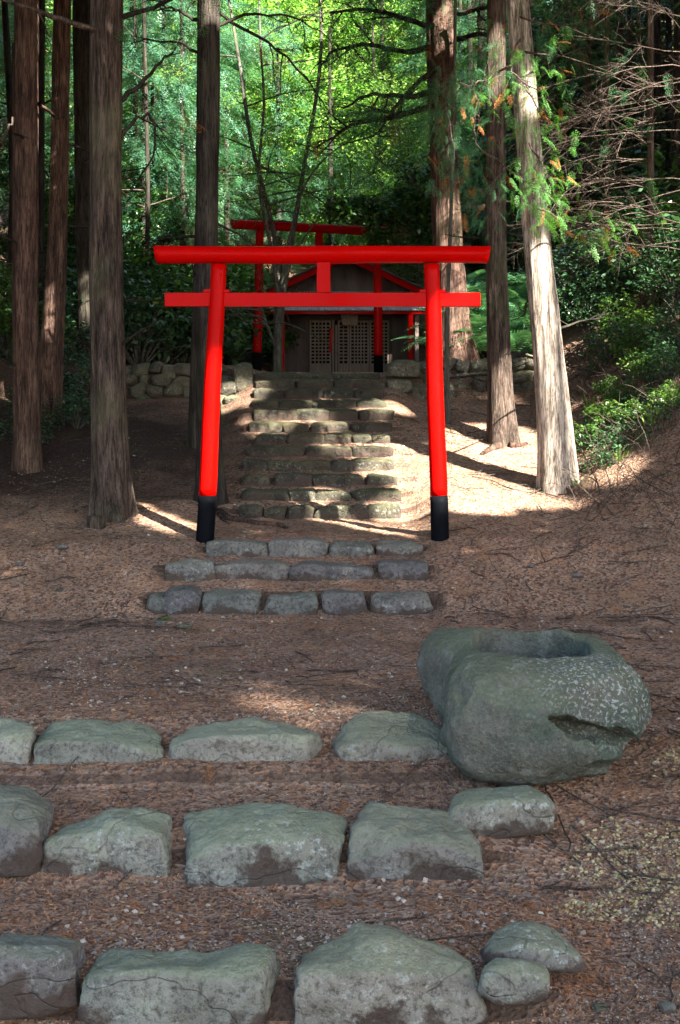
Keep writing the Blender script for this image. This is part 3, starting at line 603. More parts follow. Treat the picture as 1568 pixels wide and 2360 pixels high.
def thin(V, Q):  # drops leaves on the sun rays, carving the gaps that place sun patches
    k = shade_keep(V[Q].mean(1)); Q = Q[k]; us_ = np.unique(Q); mp_ = np.zeros(len(V), int); mp_[us_] = np.arange(len(us_)); return V[us_], mp_[Q]
def trunk_mesh(path, rad, sides=64, step=.09, seed=0, amp=.085, flare=0., lobes=5):
    path = np.array(path, float); s = np.r_[0, np.cumsum(np.linalg.norm(np.diff(path, axis=0), axis=1))]; n = max(4, int(s[-1]/step)); t = np.linspace(0, s[-1], n)
    # smooth the path
    C = np.stack([np.interp(t, s, path[:, k]) for k in range(3)], -1); Rr_ = np.interp(t, s, rad)
    ker = max(1, n//12)
    if n > 12:
        for k in range(2):
            pad = np.pad(C, ((ker, ker), (0, 0)), 'reflect', reflect_type='odd'); C = np.stack([np.convolve(pad[:, q], np.ones(2*ker+1)/(2*ker+1), 'valid') for q in range(3)], -1)
    th = np.arange(sides)*2*np.pi/sides; TT, HH = np.meshgrid(th, t); q = np.stack([np.cos(TT), np.sin(TT), 0*TT], -1)
    r0 = Rr_[:, None]*np.ones_like(TT); rm = float(np.mean(rad))
    pw = q*rm*1.0; pw = np.stack([pw[..., 0]*14, pw[..., 1]*14, HH*1.1+seed*7], -1)
    f1 = 1-np.abs(vn(pw, 1, seed))*2; f2 = 1-np.abs(vn(pw*np.array([2.3, 2.3, 1.6]), 1, seed+5))*2
    lo = vn(np.stack([q[..., 0]*1.2, q[..., 1]*1.2, HH*.5+seed], -1), 1, seed+9)
    r0 = r0*(1+amp*(.6*f1+.4*f2)+.05*lo)
    if flare: 
        fl = np.exp(-HH/.28)*flare*(1+.75*np.cos(lobes*TT+seed+vn(q*1.5, 1, seed)*2)); r0 = r0*(1+np.maximum(fl, 0))
    V = C[:, None, :]+q*r0[..., None]
    i = np.arange(n-1)[:, None]; j = np.arange(sides)[None, :]; j2 = (j+1) % sides
    Q = np.stack([i*sides+j, i*sides+j2, (i+1)*sides+j2, (i+1)*sides+j], -1).reshape(-1, 4)
    return V.reshape(-1, 3), Q, None
rb = random.Random(11)
def branch_path(p, d, L, n=7, wob=.12, sag=0., r=rb):
    p = np.array(p, float); d = np.array(d, float); d /= np.linalg.norm(d); out = [p.copy()]
    for i in range(n):
        d = d+np.array([r.gauss(0, wob), r.gauss(0, wob), r.gauss(0, wob)-sag/n]); d /= np.linalg.norm(d); p = p+d*L/n; out.append(p.copy())
    return np.array(out)
def twigs(mb, path, r0, depth, nsub, ratio=.45, r=rb, spread=.9, sides=4, sag=.1, flat=1.):
    k = len(path); mb.tube(path, np.linspace(r0, r0*.3, k), sides, cap=False)
    if depth <= 0: return
    L = np.linalg.norm(np.diff(path, axis=0), axis=1).sum()
    for i in range(nsub):
        t = r.uniform(.25, 1); q = t*(k-1); a = int(min(q, k-2)); p = path[a]+(path[a+1]-path[a])*(q-a); d = path[a+1]-path[a]; d = d/np.linalg.norm(d)
        d2 = d+np.array([r.gauss(0, spread), r.gauss(0, spread), r.gauss(0, spread)*flat]); twigs(mb, branch_path(p, d2, L*ratio*r.uniform(.6, 1.2)*(1.1-t*.5), 4, .16, sag, r), r0*.5*(1.1-.5*t), depth-1, nsub, ratio, r, spread, 3, sag, flat)

   # left cedars that get an extra unseen crown added to block skylight
SHADE_CROWNS = []
def big_tree(base, path_px, wid_px, D, mat, label, name='cedar_tree', cat='tree', seed=1, flare=.5, group='tall cedar trunks', sides=72, top=11., stubs=5, green=True, Dtop=None, amp=.085):
    """path_px from the base upwards: photo pixels of the trunk axis; wid_px widths"""
    pts = []; rad = []
    for (x, y), w_ in zip(path_px, wid_px): pts.append(P(x, y, D)); rad.append(w_/2/FP*D)
    gz_ = Tz(pts[0][0], pts[0][1]); pts[0][2] = min(pts[0][2], gz_)-.25
    d = pts[-1]-pts[-2]; d /= d[2]; last = pts[-1]+d*max(1, CZ+top-pts[-1][2])*.98; pts.append(last); rad.append(rad[-1]*.62)
    root = thing(name, (pts[0][0], pts[0][1], pts[0][2]+.25), label, cat, group)
    ob('trunk', trunk_mesh(pts, rad, sides, .07, seed, amp, flare), mat, root)
    r = random.Random(seed)
    # stubs and bare dead branches
    for k in range(stubs):
        t = r.uniform(.25, .8); j = t*(len(pts)-2); a = int(j); p = pts[a]+(pts[a+1]-pts[a])*(j-a); az = r.uniform(0, 2*math.pi)
        m = MB(); dd = np.array([math.cos(az), math.sin(az)*.6, r.uniform(-.1, .35)]); twigs(m, branch_path(p, dd, r.uniform(.5, 1.5), 6, .1, .1, r), .018, 2, 3, .4, r); ob('branch', m, M['bark_dark'], root)
    # unseen high crown, fuller on the left to add shade, cut open for sun patches
    if green:
        Pp, Dd, ro, scl, _ = cypress_crown(seed, 6.5, 3.6 if pts[0][0] < -1 else 2.4, 130 if pts[0][0] < -1 else 45, 10, 1.15, SPL); Pp = Pp+last-np.array([0, 0, 4.2])
        vis = (Pp[:, 2]-CZ > .40*Pp[:, 1]+1.5); Pp, Dd, ro, scl = Pp[vis], Dd[vis], ro[vis], scl[vis]
        if len(Pp): V, Q = stamp(*SPL, Pp, Dd, ro, scl); V, Q = thin(V, Q); ob('crown', (V, Q, None), M['hinoki'], root)
        if pts[0][0] < -1: SHADE_CROWNS.append((root, last))
    return root
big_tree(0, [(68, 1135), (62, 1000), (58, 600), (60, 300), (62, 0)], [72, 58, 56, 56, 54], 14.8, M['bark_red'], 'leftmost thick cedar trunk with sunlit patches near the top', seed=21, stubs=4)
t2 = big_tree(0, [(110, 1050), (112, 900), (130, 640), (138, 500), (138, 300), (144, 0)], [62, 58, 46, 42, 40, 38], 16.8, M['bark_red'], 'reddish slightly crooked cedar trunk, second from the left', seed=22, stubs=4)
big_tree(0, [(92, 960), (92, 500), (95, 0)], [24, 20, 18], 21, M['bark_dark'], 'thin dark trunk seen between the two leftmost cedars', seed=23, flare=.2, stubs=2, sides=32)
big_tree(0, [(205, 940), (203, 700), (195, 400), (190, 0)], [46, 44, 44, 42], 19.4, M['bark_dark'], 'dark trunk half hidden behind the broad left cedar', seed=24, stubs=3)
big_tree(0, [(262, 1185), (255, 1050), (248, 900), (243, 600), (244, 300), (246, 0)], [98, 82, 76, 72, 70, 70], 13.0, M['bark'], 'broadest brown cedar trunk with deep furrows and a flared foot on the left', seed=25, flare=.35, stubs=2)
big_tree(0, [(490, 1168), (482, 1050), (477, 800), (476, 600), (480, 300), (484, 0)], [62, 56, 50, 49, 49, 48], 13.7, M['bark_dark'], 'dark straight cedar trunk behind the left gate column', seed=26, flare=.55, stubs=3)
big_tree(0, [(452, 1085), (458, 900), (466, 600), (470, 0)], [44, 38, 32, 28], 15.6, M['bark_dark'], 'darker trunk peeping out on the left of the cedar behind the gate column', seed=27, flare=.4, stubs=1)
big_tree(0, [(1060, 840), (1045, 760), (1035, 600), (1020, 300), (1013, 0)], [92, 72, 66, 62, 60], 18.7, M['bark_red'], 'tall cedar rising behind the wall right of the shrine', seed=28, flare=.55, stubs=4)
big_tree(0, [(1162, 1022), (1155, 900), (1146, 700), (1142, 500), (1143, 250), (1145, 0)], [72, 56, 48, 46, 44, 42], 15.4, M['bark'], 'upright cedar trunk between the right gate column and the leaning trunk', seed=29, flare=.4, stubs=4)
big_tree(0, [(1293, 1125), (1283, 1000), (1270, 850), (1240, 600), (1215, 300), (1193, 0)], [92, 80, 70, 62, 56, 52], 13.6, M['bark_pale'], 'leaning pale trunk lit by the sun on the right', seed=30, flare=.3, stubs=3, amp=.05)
big_tree(0, [(1034, 978), (1032, 900), (1028, 800), (1036, 600), (1046, 300), (1050, 0)], [14, 12, 10, 9, 8, 7], 16.2, M['smooth_bark'], 'slender sapling just right of the right gate column', name='sapling', seed=31, flare=.1, stubs=1, sides=16, green=False, top=5)
for k, (px, py, D, w_) in enumerate(((330, 850, 24, 12), (410, 840, 25, 10), (1335, 800, 22, 15), (1420, 780, 23, 22), (1505, 760, 24, 20), (1550, 700, 21, 26), (20, 900, 22, 22), (300, 800, 27, 20), (165, 870, 24, 14), (1090, 720, 28, 22), (1240, 700, 27, 18), (20, 700, 31, 24), (170, 700, 33, 22))):
    x = PX(px, D); z0 = Tz(x, D); m = trunk_mesh([(x, D, z0-.3), (x+.1, D, z0+3), (x+rb.uniform(-.4, .4), D, z0+9)], [w_/2/FP*D, w_/2.3/FP*D, w_/4/FP*D], 20, .2, 60+k, .06, .2)
    pos = ['behind the boulder wall on the left', 'between the wall and the dark straight cedar', 'just right of the leaning trunk', 'in the dim wood right of the leaning trunk', 'behind the tangle of dead twigs', 'at the right edge behind the twigs', 'at the left edge of the wood', 'high up behind the left shrubs', 'between the second and third left cedars', 'behind the ferns', 'far behind the leaning trunk', 'deep behind the leftmost trunk', 'deep between the second and third left trunks'][k]
    root = thing('cedar_tree', (x, D, z0), 'thin distant trunk '+pos, 'tree', 'thin trunks in the wood'); ob('trunk', m, M['bark_dark'], root)
    r = random.Random(k+5)
    for q in range(7):
        mm = MB(); az = r.uniform(0, 6.28); h = r.uniform(.5, 7); twigs(mm, branch_path((x, D, z0+h), (math.cos(az), math.sin(az), r.uniform(-.2, .3)), r.uniform(.6, 1.5), 5, .12, .1, r), .014, 2, 3, .45, r); ob('branch', mm, M['twig'], root)

# ------------------------------------------------------------------ branches reaching into the picture
def bough(root, pts_px, D0, D1, r0, nsub=5, mat='bark_dark', leaves=None, lmat='hinoki', per=26, size=.25, seed=0, depth=2, tint=.06):
    r = random.Random(seed); n = len(pts_px); path = np.array([P(x, y, D0+(D1-D0)*i/(n-1)) for i, (x, y) in enumerate(pts_px)])
    s = np.linspace(0, 1, n); t = np.linspace(0, 1, n*3); path = np.stack([np.interp(t, s, path[:, k]) for k in range(3)], -1); path[1:-1] += np.random.default_rng(seed).normal(0, .012, (len(path)-2, 3))
    m = MB(); twigs(m, path, r0, depth, nsub, .35, r, .7); ob('branch', m, M[mat], root)
    if leaves:
        rg = np.random.default_rng(seed); tt = rg.uniform(leaves[0], leaves[1], per); p = np.stack([np.interp(tt, t, path[:, k]) for k in range(3)], -1)+rg.normal(0, 1, (per, 3))*leaves[2]
        d = rg.normal(0, .8, (per, 3)); d[:, 2] = -.6+rg.normal(0, .25, per); pd = path[-1]-path[0]; d += pd/np.linalg.norm(pd)*.6
        o_ = rg.random(per) < tint; sc_ = size*rg.uniform(.6, 1.3, per); ro = rg.uniform(-.7, .7, per)
        V, Q = stamp(*SP, p[~o_], d[~o_], ro[~o_], sc_[~o_]); ob('foliage', (V, Q, None), M[lmat], root)
        if o_.any(): V, Q = stamp(*SP, p[o_], d[o_], ro[o_], sc_[o_]); tag(ob('withered_foliage', (V, Q, None), M['orange'], root), 'withered orange sprays')
def find(label):
    for o in bpy.data.objects:
        if o.get('label') == label: return o
LT = find('leftmost thick cedar trunk with sunlit patches near the top'); BT = find('broadest brown cedar trunk with deep furrows and a flared foot on the left')
DT = find('dark straight cedar trunk behind the left gate column'); RT = find('tall cedar rising behind the wall right of the shrine'); UT = find('upright cedar trunk between the right gate column and the leaning trunk'); NT_ = find('leaning pale trunk lit by the sun on the right')
bough(BT, [(225, 70), (150, 48), (80, 22), (20, 5), (-30, -8)], 12.9, 12.2, .035, 3, 'twig', seed=1, depth=1)
bough(BT, [(275, 235), (320, 200), (365, 150), (400, 120)], 13.0, 13.1, .03, 4, leaves=(.55, 1.1, .22), per=16, seed=2)
bough(BT, [(272, 45), (340, 20), (420, -15), (470, -30)], 13.0, 13.1, .03, 5, leaves=(.3, 1, .25), per=34, seed=3)
bough(BT, [(280, 320), (310, 275), (345, 262), (360, 300), (350, 370), (300, 440)], 13.0, 13.2, .022, 4, seed=4)
bough(LT, [(90, 240), (120, 262), (138, 275)], 14.6, 15.6, .03, 2, 'bark_red', seed=5)
bough(LT, [(30, 270), (10, 310), (0, 345)], 14.6, 14.4, .018, 4, 'twig', seed=6)
bough(DT, [(500, 25), (560, 65), (640, 110), (720, 190), (760, 260)], 13.8, 14.6, .024, 6, seed=7)
bough(DT, [(500, 60), (580, 30), (680, 40), (760, 90)], 13.8, 14.6, .02, 6, leaves=(.1, 1, .3), per=22, seed=8)
bough(DT, [(455, 45), (420, 30), (380, 15), (330, -10)], 13.8, 13.6, .022, 6, leaves=(.0, 1, .28), per=34, seed=9)
bough(DT, [(455, 120), (410, 95), (350, 90), (300, 100)], 13.8, 13.9, .018, 7, leaves=(.2, 1, .2), per=10, seed=10)
for k, (pts, per) in enumerate((([(1000, 110), (930, 120), (850, 100), (780, 110), (740, 150)], 46), ([(1000, 60), (920, 40), (840, 20), (760, 30)], 60), ([(1000, 210), (930, 225), (860, 215), (790, 250)], 46), ([(1005, 160), (960, 190), (900, 260), (870, 330)], 30), ([(1050, 30), (1120, 20), (1180, 0)], 26), ([(1050, 90), (1120, 80), (1160, 70)], 10), ([(1000, 0), (930, -10), (860, -20)], 40), ([(1000, 245), (900, 270), (800, 290), (730, 340)], 26))):
    bough(RT, pts, 18.3, 17.6, .045, 6, leaves=(.1, 1.05, .36), per=per*2, size=.36, seed=20+k, tint=.05)
for k, (pts, per, fm) in enumerate((([(1200, 90), (1170, 140), (1190, 180), (1250, 215)], 22, 'hinoki_fresh'), ([(1180, 150), (1110, 190), (1060, 200), (1030, 260)], 36, 'hinoki'), ([(1160, 380), (1100, 340), (1092, 280), (1110, 200), (1130, 120)], 20, 'hinoki'),
                                    ([(1165, 385), (1215, 420), (1260, 450), (1300, 475)], 34, 'hinoki_fresh'), ([(1165, 385), (1120, 440), (1090, 470), (1080, 480)], 26, 'hinoki'), ([(1210, 200), (1240, 250), (1250, 270)], 22, 'hinoki_fresh'), ([(1220, 330), (1250, 380), (1262, 400)], 12, 'hinoki_fresh'),
                                    ([(1050, 150), (1030, 250), (1050, 350), (1070, 420)], 44, 'hinoki'), ([(1200, 40), (1280, 60), (1360, 50), (1400, 30)], 36, 'hinoki'), ([(1210, 120), (1290, 130), (1350, 110)], 22, 'hinoki'), ([(1240, 480), (1330, 520), (1400, 520), (1440, 560)], 30, 'hinoki_fresh'))):
    bough(NT_ if k not in (2, 7) else UT, pts, 12.9, 12.5 if k < 8 else 14.5, .013, 7, 'twig', leaves=(.15, 1.02, .16), lmat=fm, per=per*3, size=.15, seed=40+k, tint=.08)

# ------------------------------------------------------------------ maple with several stems behind the far gate
mz = Tz(PX(640, 21.2), 21.2); mp = thing('maple_tree', (PX(640, 21.2), 21.2, mz), 'slender maple with several curving grey stems left of the shrine', 'tree')
stems = [([(640, 870), (638, 760), (648, 660), (640, 560), (610, 440), (575, 330), (560, 180), (535, 50), (520, -60)], 13), ([(640, 870), (640, 720), (655, 640), (680, 520), (700, 380), (735, 210), (745, 60), (735, -50)], 13), ([(645, 700), (625, 560), (600, 460), (590, 400), (615, 240), (600, 130), (597, -50)], 9),
         ([(665, 560), (700, 420), (760, 350), (830, 310), (900, 270), (960, 240)], 6), ([(650, 660), (690, 560), (760, 470), (850, 400), (920, 375)], 5), ([(636, 800), (612, 740), (600, 690)], 8)]
mlc = []
for k, (pp, w_) in enumerate(stems):
    pth = np.array([P(x, y, 21.2+.25*i) for i, (x, y) in enumerate(pp)]); 
    if k < 2: pth[0, 2] = mz-.2
    ws = np.linspace(w_, w_*.42, len(pp))*1.15/2/FP*21.5
    if k < 2: ws[:3] *= 1.5
    ob('stem', trunk_mesh(pth, ws, 16, .12, 70+k, .02, .0), M['smooth_bark'], mp)
    r = random.Random(k+50); m = MB()
    for q in range(9):
        t = r.uniform(.4, 1)*(len(pth)-1); a = int(min(t, len(pth)-2)); p = pth[a]+(pth[a+1]-pth[a])*(t-a); az = r.uniform(0, 6.28)
        bp = branch_path(p, (math.cos(az), math.sin(az)*.8, r.uniform(0, .5)), r.uniform(.8, 2.0), 6, .14, .1, r); twigs(m, bp, .016, 2, 3, .45, r); mlc += [bp[-1], bp[3], bp[5]]
    ob('branches', m, M['smooth_bark'], mp)
mlc = [c for c in mlc if c[2] > PZ(455, 22)]
mlc = np.array(mlc); Pp, d, ro, s_ = leafcloud(5, mlc, np.random.default_rng(1).uniform(.35, .7, len(mlc)), 95, .062, .22)
V, Q = stamp(*LF, Pp, d, ro, s_); ob('foliage', (V, Q, None), M['maple'], mp)

# dark evergreen bough tree above the far gate on the right
ez = Tz(PX(1010, 21.8), 21.8); et = thing('evergreen_tree', (PX(1010, 21.8), 21.8, ez), 'dark glossy broadleaf evergreen hanging over the far gate lintel', 'tree')
ob('trunk', trunk_mesh([(PX(1010, 21.8), 21.8, ez-.2), P(1000, 700, 21.8), P(985, 540, 21.8), P(960, 420, 21.8)], [.09, .07, .05, .03], 14, .12, 5, .03), M['smooth_bark'], et)
m = MB(); cs = []
r = random.Random(8)
for q in range(34):
    tx = r.uniform(765, 1010); ty = r.uniform(470, 500) if tx < 850 else r.uniform(470, 585)
    tgt = P(tx, ty, 21.8+r.uniform(-.6, .2)); st = P(985, 560, 21.8); mid = (tgt+st)/2+np.array([0, 0, .15]); m.tube(np.array([st, mid, tgt]), [.02, .012, .005], 4, False); cs.append(tgt)
for q in range(14): cs.append(P(r.uniform(930, 1040), r.uniform(380, 560), 21.8+r.uniform(-.5, .5)))
ob('branches', m, M['smooth_bark'], et)
Pp, d, ro, s_ = leafcloud(9, np.array(cs), [r.uniform(.22, .42) for _ in cs], 230, .085, .5); V, Q = stamp(*LF, Pp, d, ro, s_); ob('foliage', (V, Q, None), M['broad'], et)

# ------------------------------------------------------------------ the wood on the hillside: shared crowns, one object per tree
def bgcrown(kind, seed):
    if kind == 'c':
        Pp, Dd, ro, scl, _ = cypress_crown(seed, 6.5, 2.1, 70, 14, .5, SPB, .45, .45); V, Q = stamp(*SPB, Pp, Dd, ro, scl)
        m = mesh('foliage', V, Q, None, M['hinoki_blue'])
    elif kind == 'g':
        Pp, Dd, ro, scl, _ = cypress_crown(seed, 6.0, 2.1, 66, 14, .48, SPB, .4, .5); V, Q = stamp(*SPB, Pp, Dd, ro, scl); m = mesh('foliage', V, Q, None, M['hinoki'])
    else:
        r = np.random.default_rng(seed); n = 70; c = r.normal(0, 1, (n, 3)); c /= np.linalg.norm(c, axis=1)[:, None]; c *= np.array([2.1, 2.1, 2.6])*r.uniform(.35, 1, n)[:, None]; c[:, 2] += 3.2
        Pp, d, ro, s_ = leafcloud(seed, c, r.uniform(.4, .8, n), 260, .10, .35); V, Q = stamp(*LF, Pp, d, ro, s_); m = mesh('foliage', V, Q, None, M['maple' if kind == 'm' else 'broad'])
    return m
crowns = {k: [bgcrown(k, s) for s in (ss, ss+1)] for k, ss in (('c', 501), ('g', 511), ('m', 521), ('b', 531))}
tm = mesh('trunk', *trunk_mesh([(0, 0, -.5), (.05, 0, 2), (0, .05, 7)], [.12, .085, .03], 16, .25, 3, .06, .2)[:2], None, M['bark_dark'])
def bgtree(px, py, D, kind, i, s=1.0):
    """py: photo height of the middle of the crown"""
    x = PX(px, D); zc = PZ(py, D); zb = Tz(x, D); low = zc-3.2*s
    z0 = max(zb, low) if low > zb else low; 
    names = {'c': 'cypress_tree', 'g': 'cypress_tree', 'm': 'maple_tree', 'b': 'evergreen_tree'}
    look = {'c': 'bluish green cypress', 'g': 'dark green cypress', 'm': 'bright yellow-green maple', 'b': 'dark broadleaf evergreen'}[kind]
    return x, z0, names[kind], look
bgl = [(330, 130, 29, 'c', 1.), (420, 300, 28, 'c', 1.), (350, 420, 26, 'c', .8), (560, 330, 30, 'c', .9), (400, 60, 33, 'm', 1.1), (560, 90, 33, 'm', 1.1), (640, 260, 32, 'm', 1.1), (700, 60, 36, 'm', 1.2), (830, 180, 35, 'm', 1.2), (760, 390, 31, 'm', 1.), (880, 380, 33, 'm', 1.),
       (960, 100, 37, 'm', 1.2), (1060, 240, 34, 'c', 1.), (1080, 60, 32, 'g', 1.), (950, 270, 38, 'm', 1.2), (520, 500, 28, 'g', .75), (640, 540, 30, 'c', .75), (760, 540, 29, 'g', .7), (860, 500, 31, 'm', .8), (310, 240, 26, 'c', .8), (375, 180, 26, 'c', .8), (420, 100, 27, 'c', .8), (330, 330, 25, 'c', .6), (50, 200, 26, 'g', 1.), (150, 400, 27, 'g', .9), (30, 480, 24, 'b', .8), (130, 80, 30, 'c', 1.1),
       (180, 600, 26, 'b', .7), (1100, 430, 28, 'c', .8), (1180, 560, 26, 'c', .7), (1160, 250, 30, 'c', 1.), (1280, 120, 27, 'g', 1.), (1380, 260, 26, 'b', 1.), (1500, 120, 27, 'b', 1.1), (1330, 450, 25, 'b', .8), (1450, 560, 24, 'b', .8), (1540, 400, 25, 'g', 1.), (1270, 330, 29, 'c', 1.), (420, 560, 25, 'g', .6), (270, 560, 25, 'b', .7),
       (1000, 520, 27, 'b', .7), (220, 200, 33, 'm', 1.2), (480, 180, 40, 'm', 1.5), (650, -20, 42, 'm', 1.6), (800, 20, 44, 'm', 1.7), (960, -40, 42, 'm', 1.6), (1120, 150, 42, 'c', 1.6), (1300, 0, 38, 'g', 1.5), (1500, -20, 36, 'g', 1.5), (60, 0, 36, 'g', 1.5), (250, -20, 40, 'c', 1.5), (420, 0, 42, 'm', 1.6), (720, 250, 42, 'm', 1.6), (900, 280, 44, 'm', 1.6), (560, 420, 38, 'c', 1.3), (1200, 380, 36, 'b', 1.2), (60, 350, 34, 'b', 1.2), (1420, 400, 33, 'b', 1.3)]
counts = {}
for i, (root, last) in enumerate(SHADE_CROWNS):
    f = bpy.data.objects.new('crown', crowns['bg'[i % 2]][i % 2]); f.location = (last[0]-root.location[0], last[1]-root.location[1], CZ+.42*last[1]+1.2-root.location[2]); f.scale = (1.25, 1.25, .9); link(f, root)  # extra crown added above the frame to keep sky off the left ground
cells = ['top left', 'upper left', 'left', 'top centre', 'upper centre', 'centre', 'top right', 'upper right', 'right']
for i, (px, py, D, kind, s) in enumerate(bgl):
    x, z0, nm, look = bgtree(px, py, D, kind, i, s)
    zb = Tz(x, D); zc = PZ(py, D); zbase = zb
    col = 'left edge' if px < 110 else 'between the left cedars' if px < 290 else 'left of the dark straight cedar' if px < 455 else 'above the left half of the gate' if px < 740 else 'above the right half of the gate' if px < 1000 else 'between the right-hand trunks' if px < 1230 else 'right of the leaning trunk' if px < 1430 else 'at the right edge'
    row = 'at the very top' if py < 70 else 'high up' if py < 240 else 'half way up' if py < 420 else 'low down'
    dist = 'nearer' if D < 30 else 'farther' if D < 38 else 'farthest'
    lb = '%s %s %s %s' % (dist, look, row, col); counts[lb] = counts.get(lb, 0)+1
    if counts[lb] > 1: lb = ['', '', 'second ', 'third '][counts[lb]]+lb
    root = thing(nm, (x, D, zb), lb, 'tree', 'trees of the wooded hillside')
    f = bpy.data.objects.new('foliage', crowns[kind][i % 2]); f.location = (0, 0, max(-1.5, zc-3.0*s-zb)); f.rotation_euler = (0, 0, rb.uniform(0, 6.28)); f.scale = (s, s, s); link(f, root)
    t = bpy.data.objects.new('trunk', tm); t.scale = (s*1.1, s*1.1, max(.8, (zc+3*s-zb)/7)); link(t, root)

for i, (x, D, kd, sc3) in enumerate(((-6.6, 13, 'b', 1.6), (-5.9, 10.3, 'g', 1.5), (-7.6, 16, 'g', 1.8), (-8.6, 20, 'b', 1.9), (-10, 24, 'g', 2.), (-9.5, 12, 'g', 2.), (-10.5, 17, 'b', 2.), (9, 17.5, 'b', 1.4), (10, 21, 'g', 1.6), (11, 25, 'b', 1.8))):  # unseen side trees added to block skylight from the ground
    zb = Tz(x, D); root = thing({'b': 'evergreen_tree', 'g': 'cypress_tree'}[kd], (x, D, zb), '%s unseen tree added just outside the %s edge of the picture' % (ordn[i % 7]+(' bushy' if i < 7 else ' tall'), 'left' if x < 0 else 'right'), 'tree', 'unseen trees added beside the clearing for shade')
    for q in range(2):
        f = bpy.data.objects.new('foliage', crowns[kd][q]); f.location = (0, 0, q*3.2-.5); f.rotation_euler = (0, 0, rb.uniform(0, 6.28)); f.scale = (sc3*.8, sc3*.8, sc3*.8); link(f, root)
    t = bpy.data.objects.new('trunk', tm); t.scale = (sc3, sc3, sc3); link(t, root)
# ------------------------------------------------------------------ dead branched trees at the right
for k, (px, D, w_, lb) in enumerate(((1500, 17.5, 16, 'tree with a tangle of bare dead twigs at the right edge'), (1585, 16.5, 22, 'dead twiggy tree cut off by the right edge of the photo'), (1400, 19.5, 12, 'dead twiggy sapling midway between leaning trunk and right edge'))):
    x = PX(px, D); z0 = Tz(x, D); root = thing('dead_cedar', (x, D, z0), lb, 'tree', 'bare twiggy trees on the right')
    ob('trunk', trunk_mesh([(x, D, z0-.2), (x, D, z0+4), (x-.1, D, z0+9)], [w_/2/FP*D, w_/2.4/FP*D, w_/4/FP*D], 20, .15, 80+k, .07, .2), M['twig'], root)
    r = random.Random(90+k)
    for q in range(46 if k < 2 else 26):
        m = MB()
        h = r.uniform(.8, 7.5); az = r.uniform(math.pi*.62, math.pi*1.5) if k != 2 else r.uniform(0, 6.28)
        bp = branch_path((x, D, z0+h), (math.cos(az), math.sin(az)*.6, r.uniform(-.15, .35)), r.uniform(1.0, 2.5), 8, .10, .35, r); twigs(m, bp, .009, 2, 7, .36, r, .55, 4, .15); ob('branch', m, M['twig'], root)
    rg = np.random.default_rng(k); n = 60; pp = np.stack([x+rg.uniform(-2., .3, n), D+rg.uniform(-.8, .8, n), z0+rg.uniform(1.0, 7, n)], -1); dd = rg.normal(0, 1, (n, 3)); dd[:, 2] -= .5
    V, Q = stamp(*SP, pp, dd, rg.uniform(-.6, .6, n), rg.uniform(.15, .34, n)); ob('foliage', (V, Q, None), M['hinoki'], root)

# ------------------------------------------------------------------ ferns, shrubs, grass
def fern_tpl(seed):
    r = np.random.default_rng(seed); V = []; Q = []
    n = 20
    for i in range(n):
        t = (i+1)/n; z = .55*t-.75*t*t; p = np.array([t, 0, z]); L = .24*math.sin(math.pi*min(1, t*.92+.08))**.7+.02
        for sg in (-1, 1):
            d = np.array([.35, sg, -.25]); d /= np.linalg.norm(d); w_ = .024; b = len(V); s = np.array([1, 0, 0])
            V += [p-s*w_*.5, p+s*w_*.5, p+d*L*.6+s*w_*.6, p+d*L*.6-s*w_*.3]; Q.append([b, b+1, b+2, b+3]); b = len(V)
            V += [p+d*L*.6+s*w_*.6, p+d*L*.6-s*w_*.3, p+d*L, p+d*L]; Q.append([b, b+1, b+2, b+3])
    return np.array(V), np.array(Q)
FT = fern_tpl(1)
fm = []
for s in range(3):
    r = np.random.default_rng(s+5); n = 13; az = np.arange(n)*2*np.pi/n+r.uniform(-.2, .2, n); d = np.stack([np.cos(az), np.sin(az), r.uniform(.15, .8, n)], -1); V, Q = stamp(*FT, np.zeros((n, 3)), d, r.uniform(-.2, .2, n), r.uniform(.7, 1.1, n)); V[:, 2] += .05
    fm.append(mesh('fern', V, Q, None, M['fern'], False))
fr = random.Random(3)
fw = ['large arching bluish', 'mid sized bluish', 'low bluish', 'bright tipped', 'large upright', 'drooping', 'low spreading', 'lowest, dark', 'lighter', 'high arching', 'highest', 'high dark', 'small high', 'broad', 'pale blue-green', 'small bluish', 'dense', 'lowest spreading', 'upper', 'taller pale']
fpos = [(1075, 705, 19.4), (1100, 740, 19.2), (1085, 790, 18.9), (1110, 800, 18.8), (1200, 700, 19.6), (1190, 740, 19.2), (1205, 780, 18.9), (1180, 800, 18.7), (1225, 720, 19.3), (1095, 690, 20), (1130, 670, 20.5), (1215, 660, 20.5), (1180, 680, 20.2), (1070, 760, 19), (1010, 790, 20.5), (1060, 800, 19.2), (1120, 770, 19), (1230, 800, 18.9), (1250, 690, 20.3), (1215, 755, 19.5)]
for k, (px, py, D) in enumerate(fpos):
    o = bpy.data.objects.new('fern', fm[k % 3]); x = PX(px, D); zz = max(Tz(x, D), PZ(py+18, D)); o.location = (x, D, zz); s = fr.uniform(.55, .85); o.scale = (s, s, s); o.rotation_euler = (fr.uniform(-.2, .2)-.25, fr.uniform(-.2, .2), fr.uniform(0, 6.28)); link(o)
    side = 'left of the upright cedar' if px < 1145 and px > 1060 else 'between the upright cedar and the leaning trunk' if px < 1235 and px > 1060 else 'behind the leaning trunk' if px > 1200 else 'beside the shrine'
    tag(o, '%s fern %s behind the right wall' % (fw[k], side), 'fern', 'ferns behind the right wall '+side)
